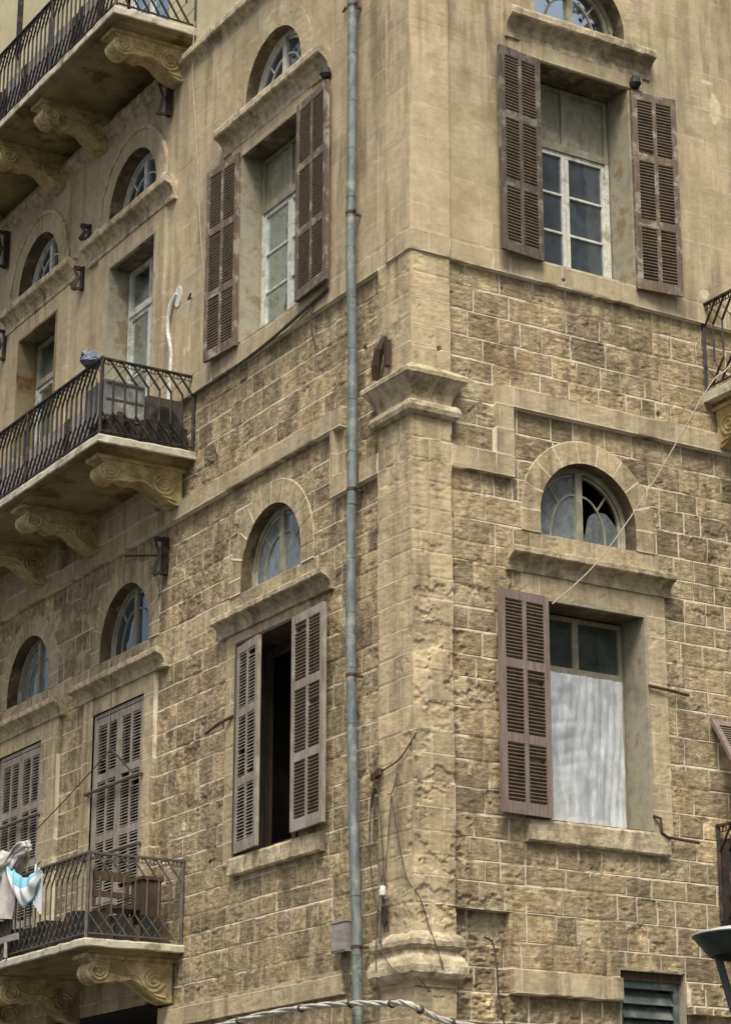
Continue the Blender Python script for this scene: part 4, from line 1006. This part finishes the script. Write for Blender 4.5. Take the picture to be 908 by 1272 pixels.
# hooks and bars
def hook(pts, label, r=.014, cat='hook', name='iron_hook', mat='rustiron', grp=None):
    mb = MB(); mb.tube(pts, r, 6); return thing(mb, name, M[mat], label, cat, grp)
hook([FL(3.98, .02, 7.99), FL(4.2, .10, 7.93), FL(4.50, .12, 7.86)], 'rusty iron stay beside the shutter ajar on the left facade', .02, 'iron bar', 'iron_bar')
hook([FR(3.04, .06, 7.90), FR(3.35, .07, 7.88), FR(3.60, .06, 7.86)], 'rusty iron stay on the wall right of the plastic covered window', .018, 'iron bar', 'iron_bar')
hook([FR(3.04, .05, 6.44), FR(3.13, .07, 6.42), FR(3.14, .07, 6.26), FR(3.22, .07, 6.22), FR(3.66, .06, 6.20)], 'bent rusty pipe at the lower right corner of the plastic covered window', .018, 'pipe', 'bent_pipe')
hook([FL(4.42, .0, 6.36), FL(4.40, .08, 6.30), FL(4.32, .10, 6.32)], 'small dark hook left of the sill of the dark open window', .016)
hook([FL(5.3, .0, 13.9), FL(5.28, .12, 13.8), FL(5.2, .12, 13.86)], 'small dark hook left of the brown shutter on the upper plaster', .014)
hook([FR(3.66, .07, 13.55), FR(3.70, .10, 13.50), FR(3.71, .10, 13.3), FR(3.74, .10, 13.2)], 'small dark latch hanging right of the upper right shutter', .013)
hook([FL(1.36, .07, 16.2), FL(1.33, .12, 16.1), FL(1.25, .12, 16.12)], 'small dark hook left of the drainpipe near the top', .012)
for (x, z, o_, lb) in ((3.12, 15.34, .08, 'black pigeon sized lump above the upper right shutter'),):
    mb = MB(); mb.lathe([(0, -.06), (.05, -.05), (.075, 0), (.06, .07), (.03, .11), (0, .12)], FR(x, o_+.05, z+.03), 12); thing(mb, 'shutter_stop', M['dark'], 'black rounded knob above the upper right shutter', 'shutter stop', jit=.01)
mb = MB(); mb.lathe([(0, -.06), (.05, -.05), (.075, 0), (.06, .07), (.03, .11), (0, .12)], FL(1.72, .13, 15.44), 12); thing(mb, 'shutter_stop', M['dark'], 'black rounded knob above the upper shutter beside the drainpipe', 'shutter stop', jit=.01)
# white outlet tube with round plate
mb = MB(); mb.tube(smoothpath([FL(5.72, .08, 14.05), FL(5.83, .11, 13.9), FL(5.90, .10, 13.6), FL(5.80, .09, 13.2), FL(5.84, .09, 12.5), FL(5.84, .09, 11.8)], 6), .028, 8)
dsk = [FL(5.68+.11*math.cos(t), .075, 14.0+.15*math.sin(t)) for t in [2*PI*k/20 for k in range(20)]]; ds2 = [FL(5.68+.11*math.cos(t), .058, 14.0+.15*math.sin(t)) for t in [2*PI*k/20 for k in range(20)]]
mb.add(dsk+ds2, [tuple(range(20)), tuple(range(39, 19, -1))]+[(k, (k+1) % 20, 20+(k+1) % 20, 20+k) for k in range(20)])
thing(mb, 'conduit', M['white'], 'white tube with a round plate on the plaster above the middle balcony', 'conduit', smooth=False)
# things on the balconies
pn = MB(); pn.box((-1.22, 5.36, 11.98), (-.66, 5.41, 12.50)); pn.box((-1.22, 5.41, 11.98), (-1.17, 5.9, 12.5))
for z in (12.02, 12.24, 12.46): pn.box((-1.20, 5.35, z-.012), (-.68, 5.362, z+.012), 1)
thing(pn, 'storage_cabinet', [M['panel'], M['greyiron']], 'pale grey cabinet behind the near end railing of the middle balcony', 'cabinet')
ac = empty('air_conditioner', (-.38, 5.55, 11.69)); tag(ac, 'dark air conditioner unit against the wall end of the middle balcony', 'air conditioner')
mb = MB(); mb.box((-.22, -.15, .05), (.26, .35, .72)); mb.build('casing', M['greyiron'], ac, jit=.002)
mb = MB()
for k in range(9): mb.tube([(.02+(.02+.023*k)*math.cos(t), -.165, .39+(.02+.023*k)*math.sin(t)) for t in [2*PI*q/20 for q in range(21)]], .005, 4)
mb.build('fan_grille', M['iron'], ac)
mb = MB(); mb.box((-.2, -.1, 0), (.24, .3, .05)); mb.build('foot', M['iron'], ac)
mb = MB()
for k in range(10): mb.box((-1.15+.11*k, 5.28+.03*(k % 2), 11.685), (-1.05+.11*k, 5.9, 12.0+.07*math.sin(k*1.7)), k % 2)
thing(mb, 'rubbish_pile', [M['dark'], M['darkcloth']], 'dark rubbish heaped on the floor at the near end of the middle balcony', 'rubbish', jit=.03)
# long clutter behind the middle and top railing: boards leaning
def boards(y0, y1, x, z0, z1, mats, label, name, cat, seed, step=.2):
    rnd = random.Random(seed); mb = MB(); y = y0
    while y < y1:
        w_ = rnd.uniform(.6, 1.4)*step; mb.box((x-.02, y, z0), (x+.0, y+w_*.92, z1+rnd.uniform(-.03, .03)), rnd.randrange(len(mats))); y += w_
    return thing(mb, name, mats, label, cat, jit=.004)
boards(6.1, 12.5, -.98, 11.69, 12.48, [M['cloth_pink'], M['darkcloth'], M['cloth_pink']], 'pinkish grey boards standing behind the front railing of the middle balcony', 'board_screen', 'screen', 5)
boards(6.5, 12.5, -.92, 17.89, 18.85, [M['cloth_pink'], M['dark'], M['panel']], 'pale boards standing behind the front railing of the top balcony', 'board_screen', 'screen', 6)
boards(7.62, 11.5, -1.18, 5.43, 5.98, [M['brownwood'], M['brownwood'], M['greyboard']], 'brown boards standing behind the laundry on the lower balcony', 'board_screen', 'screen', 7, .16)
mb = MB(); mb.box((-1.34, 7.1, 5.62), (-1.31, 11.5, 5.70)); mb.bar((-1.33, 7.45, 5.62), (-1.33, 7.45, 5.43), .04)
thing(mb, 'plank', M['greyboard'], 'grey plank fixed low outside the lower balcony railing', 'plank', jit=.003)
mb = MB(); mb.box((-1.34, 7.35, 6.22), (-1.31, 11.5, 6.28))
thing(mb, 'plank', M['greyboard'], 'grey plank fixed high outside the lower balcony railing behind the laundry', 'plank', jit=.003)
# laundry
def cloth(F_, nu, nv, name, mats, label, th=.012, mi=None, cat='laundry'):
    front = [[Vector(F_(i/nu, j/nv)) for i in range(nu+1)] for j in range(nv+1)]
    vs = [p for r in front for p in r]; n = nu+1
    vs2 = [p+Vector((th, 0, 0)) for p in vs]; k = len(vs)
    if th == 0: vs2 = []
    fs = []; mm = []
    for j in range(nv):
        for i in range(nu):
            a = j*n+i; m_ = mi(i/nu, j/nv) if mi else 0
            fs += [(a, a+1, a+n+1, a+n)]+([(k+a, k+a+n, k+a+n+1, k+a+1)] if th else []); mm += [m_, m_] if th else [m_]
    mb = MB(); mb.add(vs+vs2, fs); mb.m = mm
    return thing(mb, name, mats, label, cat, smooth=True)
def c1(s, t):
    y = 7.22+1.6*s; z = 6.66-.78*t+.03*math.sin(s*9); bulge = .035*math.sin(s*60+2*math.sin(t*3))*(.4+t)+.02*math.sin(s*31)
    return (-1.38+bulge, y+.02*math.sin(t*8+s*20), z)
cloth(c1, 80, 24, 'grey_sheet', [M['cloth_grey']], 'light grey sheet hanging in folds over the lower balcony railing')
def c3(s, t):
    a = s*2*PI; b = t*PI; v = Vector((math.sin(b)*math.cos(a), math.cos(b), math.sin(b)*math.sin(a)))
    r = 1+mn.fractal(v*1.9+Vector((3, 1, 2)), 1.0, 2.1, 4)*.33
    return (-1.29+v.x*.15*r, 7.62+v.y*.62*r, 6.62+v.z*.17*r-.10*v.y+.05*math.sin(v.y*6))
cloth(c3, 60, 40, 'grey_towel', [M['cloth_grey']], 'crumpled grey cloth bunched on top of the lower balcony rail', th=.0)
def c2(s, t):
    y = 6.40+.95*s; top = 6.50-.20*math.sin(PI*s)**.8+.10*s; h_ = .10+.26*math.sin(PI*(.15+.75*s)); z = top-h_*t
    return (-1.36-.05*math.sin(t*PI)-.015*math.sin(s*25+t*6), y, z)
cloth(c2, 40, 18, 'blue_towel', [M['cloth_blue'], M['cloth_white']], 'blue and white cloth slung in a curve over the lower balcony rail', mi=lambda s, t: 0 if (t < .35 or t > .92) else 1)
def c4(s, t): return (-1.33-.01*math.sin(s*20), 6.42+.22*s, 6.34-.50*t+.15*s)
cloth(c4, 10, 14, 'white_rag', [M['cloth_white']], 'narrow white rag hanging right of the blue cloth')
mb = MB(); mb.lathe([(0, -.10), (.09, -.08), (.14, 0), (.10, .09), (.04, .13), (0, .13)], (-1.30, 5.62, 12.80), 14)
mb.tube([(-1.33, 5.5, 12.75), (-1.38, 5.65, 12.9), (-1.33, 5.8, 12.86)], .05, 6)
thing(mb, 'cloth_bundle', M['navy'], 'navy and grey cloth bundle on the corner of the middle balcony rail', 'bundle', jit=.03)
# lower balcony furniture
tb = empty('wooden_chair', (-.62, 5.75, 5.42)); tag(tb, 'dark wooden chair behind the near end railing of the lower balcony', 'chair')
mb = MB(); mb.box((-.24, -.22, .43), (.24, .22, .47)); mb.build('seat', M['brownwood'], tb)
mb = MB(); mb.box((-.24, .19, .50), (-.20, .22, .95)); mb.box((.20, .19, .50), (.24, .22, .95)); mb.box((-.24, .185, .82), (.24, .215, .93)); mb.box((-.24, .185, .62), (.24, .215, .69)); mb.build('backrest', M['brownwood'], tb)
for sx in (-.22, .22):
    for sy in (-.2, .2):
        mb = MB(); mb.box((sx-.02, sy-.02, 0), (sx+.02, sy+.02, .43)); mb.build('leg', M['brownwood'], tb)
mb = MB(); mb.box((-.42, 5.50, 5.43), (-.16, 5.80, 6.22)); mb.box((-.44, 5.48, 6.22), (-.14, 5.82, 6.26))
thing(mb, 'wooden_cabinet', M['brownwood'], 'narrow brown cabinet against the wall end of the lower balcony', 'cabinet', jit=.003)
mb = MB()
for k in range(9): mb.box((-1.15+.12*k, 5.42+.04*(k % 3), 5.425), (-1.02+.12*k, 5.8, 5.72+.06*math.sin(k*2.3)), k % 3)
thing(mb, 'rubbish_pile', [M['dark'], M['darkcloth'], M['brownwood']], 'dark clutter on the floor of the lower balcony behind the end railing', 'rubbish', jit=.03)
mb = MB(); 
for k in range(14): mb.box((-1.22+.02*(k % 3), 5.45+.28*k, 5.425), (-1.0, 5.70+.28*k, 5.76+.05*math.sin(k*1.9)), k % 2)
thing(mb, 'planter_row', [M['dark'], M['darkcloth']], 'low dark crates lined up behind the front railing of the lower balcony', 'crates', jit=.02)
mb = MB(); mb.box((3.99, -.66, 5.32), (5.5, -.60, 6.30)); mb.box((3.98, -.60, 5.32), (4.02, -.05, 6.26))
thing(mb, 'dark_tarpaulin', M['darkcloth'], 'dark brown tarpaulin behind the railing at the lower right edge', 'tarpaulin', jit=.02)

# ------------------------------------------------------------------ camera
f_px = 2940.77; W0 = 908
pitch, yaw, roll = R_(18.02), R_(31.15), R_(-.067)
C0 = Vector((-12.8955, -20.3393, 1.6))
fwd = Vector((math.sin(yaw)*math.cos(pitch), math.cos(yaw)*math.cos(pitch), math.sin(pitch)))
right = Vector((math.cos(yaw), -math.sin(yaw), 0)); down = fwd.cross(right)
r2 = right*math.cos(roll)+down*math.sin(roll); d2 = -right*math.sin(roll)+down*math.cos(roll)
cam = bpy.data.cameras.new('camera'); co_ = bpy.data.objects.new('camera', cam); col.objects.link(co_)
mt = Matrix((r2, -d2, -fwd)).transposed().to_4x4(); mt.translation = C0; co_.matrix_world = mt
cam.sensor_fit = 'HORIZONTAL'; cam.sensor_width = 36; cam.lens = 36*f_px/W0; cam.clip_end = 2000; cam.clip_start = .1
sc.camera = co_

# street lamp in front of the lower right corner, nearer the street
ld = fwd + r2*((936-454)/f_px) + d2*((1163-636)/f_px); lp = C0 + ld*(10.6/math.hypot(ld.x, ld.y))
sl = empty('street_lamp', (lp.x, lp.y, 0)); tag(sl, 'dark green street lamp head with a pale top at the lower right edge', 'street lamp')
Hh = lp.z
mb = MB(); mb.lathe([(0, .045), (.12, .038), (.2, .022), (.262, .004), (.268, 0)], (0, 0, Hh), 48); mb.build('lamp_top', M['lamptop'], sl, smooth=True)
mb = MB(); mb.lathe([(.268, .0), (.270, -.006), (.262, -.012), (.20, -.088), (.19, -.092), (.183, -.086), (.17, -.03), (.0, -.02)], (0, 0, Hh), 48); mb.build('lamp_hood', M['green'], sl)
for k in range(4):
    a = R_(45+90*k+18); mb = MB(); mb.bar((.165*math.cos(a), .165*math.sin(a), Hh-.08), (.06*math.cos(a), .06*math.sin(a), Hh-.50), .026, 0, .03); mb.build('lantern_arm', M['green'], sl)
mb = MB(); mb.lathe([(0, -.48), (.07, -.48), (.085, -.50), (.085, -.53), (.045, -.56), (.04, -.7), (.045, -2.0), (.06, -2.1), (.08, -2.6), (.12, -Hh+.02), (.12, -Hh)], (0, 0, Hh), 20); mb.build('lamp_post', M['green'], sl, smooth=True)
mb = MB(); mb.lathe([(.02, -.12), (.05, -.13), (.06, -.18), (.045, -.24), (.02, -.27), (0, -.27)], (0, 0, Hh), 16); mb.build('bulb', M['ceramic'], sl, smooth=True)

# unseen block added across the street so the panes reflect something dark
ob = empty('reflection_block', (34, -36, 0)); tag(ob, 'dark block added out of view across the street for the upper right panes to reflect', 'building')
mb = MB(); mb.box((-8.6, -6, 0), (12, 6, 38)); mb.build('wall', M['room'], ob)  # body of the added, unseen reflection block
mb = MB()
for fz in range(11):
    for k in range(5): mb.box((-7.6+4*k, 5.98, 2+3.3*fz), (-6.0+4*k, 6.03, 3.8+3.3*fz))
mb.build('window', M['dark'], ob)  # window boxes of the added, unseen reflection block
# ------------------------------------------------------------------ ground
mb = MB(); mb.add([(-300, -300, 0), (300, -300, 0), (300, 300, 0), (-300, 300, 0)], [(0, 1, 2, 3)])
tag(mb.build('road', M['asphalt'], fix=False), kind='structure')
mb = MB(); mb.box((-2.2, -2.2, .0), (9, -.06, .13)); mb.box((-2.2, -.06, 0), (-.06, 16, .13)); mb.build('pavement', M['paving'], jit=0)['kind'] = 'structure'

# ------------------------------------------------------------------ light
wd = bpy.data.worlds.new('World'); sc.world = wd; wd.use_nodes = True; nt = wd.node_tree
bg = nt.nodes['Background']; sky = nt.nodes.new('ShaderNodeTexSky'); sky.sky_type = 'NISHITA'; sky.sun_disc = False
SE, AZ = R_(58), R_(216)      # azimuth clockwise from +Y (north)
sky.sun_elevation = SE; sky.sun_rotation = AZ; sky.dust_density = 4; sky.air_density = 1.0; sky.ozone_density = .6
hs = nt.nodes.new('ShaderNodeHueSaturation'); hs.inputs['Saturation'].default_value = .30
nt.links.new(sky.outputs[0], hs.inputs['Color']); nt.links.new(hs.outputs[0], bg.inputs[0]); bg.inputs[1].default_value = .10
sl_ = bpy.data.lights.new('sun', 'SUN'); sl_.energy = 3.3; sl_.angle = R_(26); sl_.color = (1, .94, .80)
so = bpy.data.objects.new('sun', sl_); col.objects.link(so)
sd = Vector((math.sin(AZ)*math.cos(SE), math.cos(AZ)*math.cos(SE), math.sin(SE)))
so.rotation_euler = sd.to_track_quat('Z', 'Y').to_euler()
sc.view_settings.view_transform = 'Standard'; sc.view_settings.look = 'None'; sc.view_settings.exposure = 0.40; sc.view_settings.gamma = 1
sc.render.engine = 'CYCLES'; sc.cycles.max_bounces = 6; sc.cycles.transparent_max_bounces = 12
sc.render.resolution_x = 730; sc.render.resolution_y = 1024
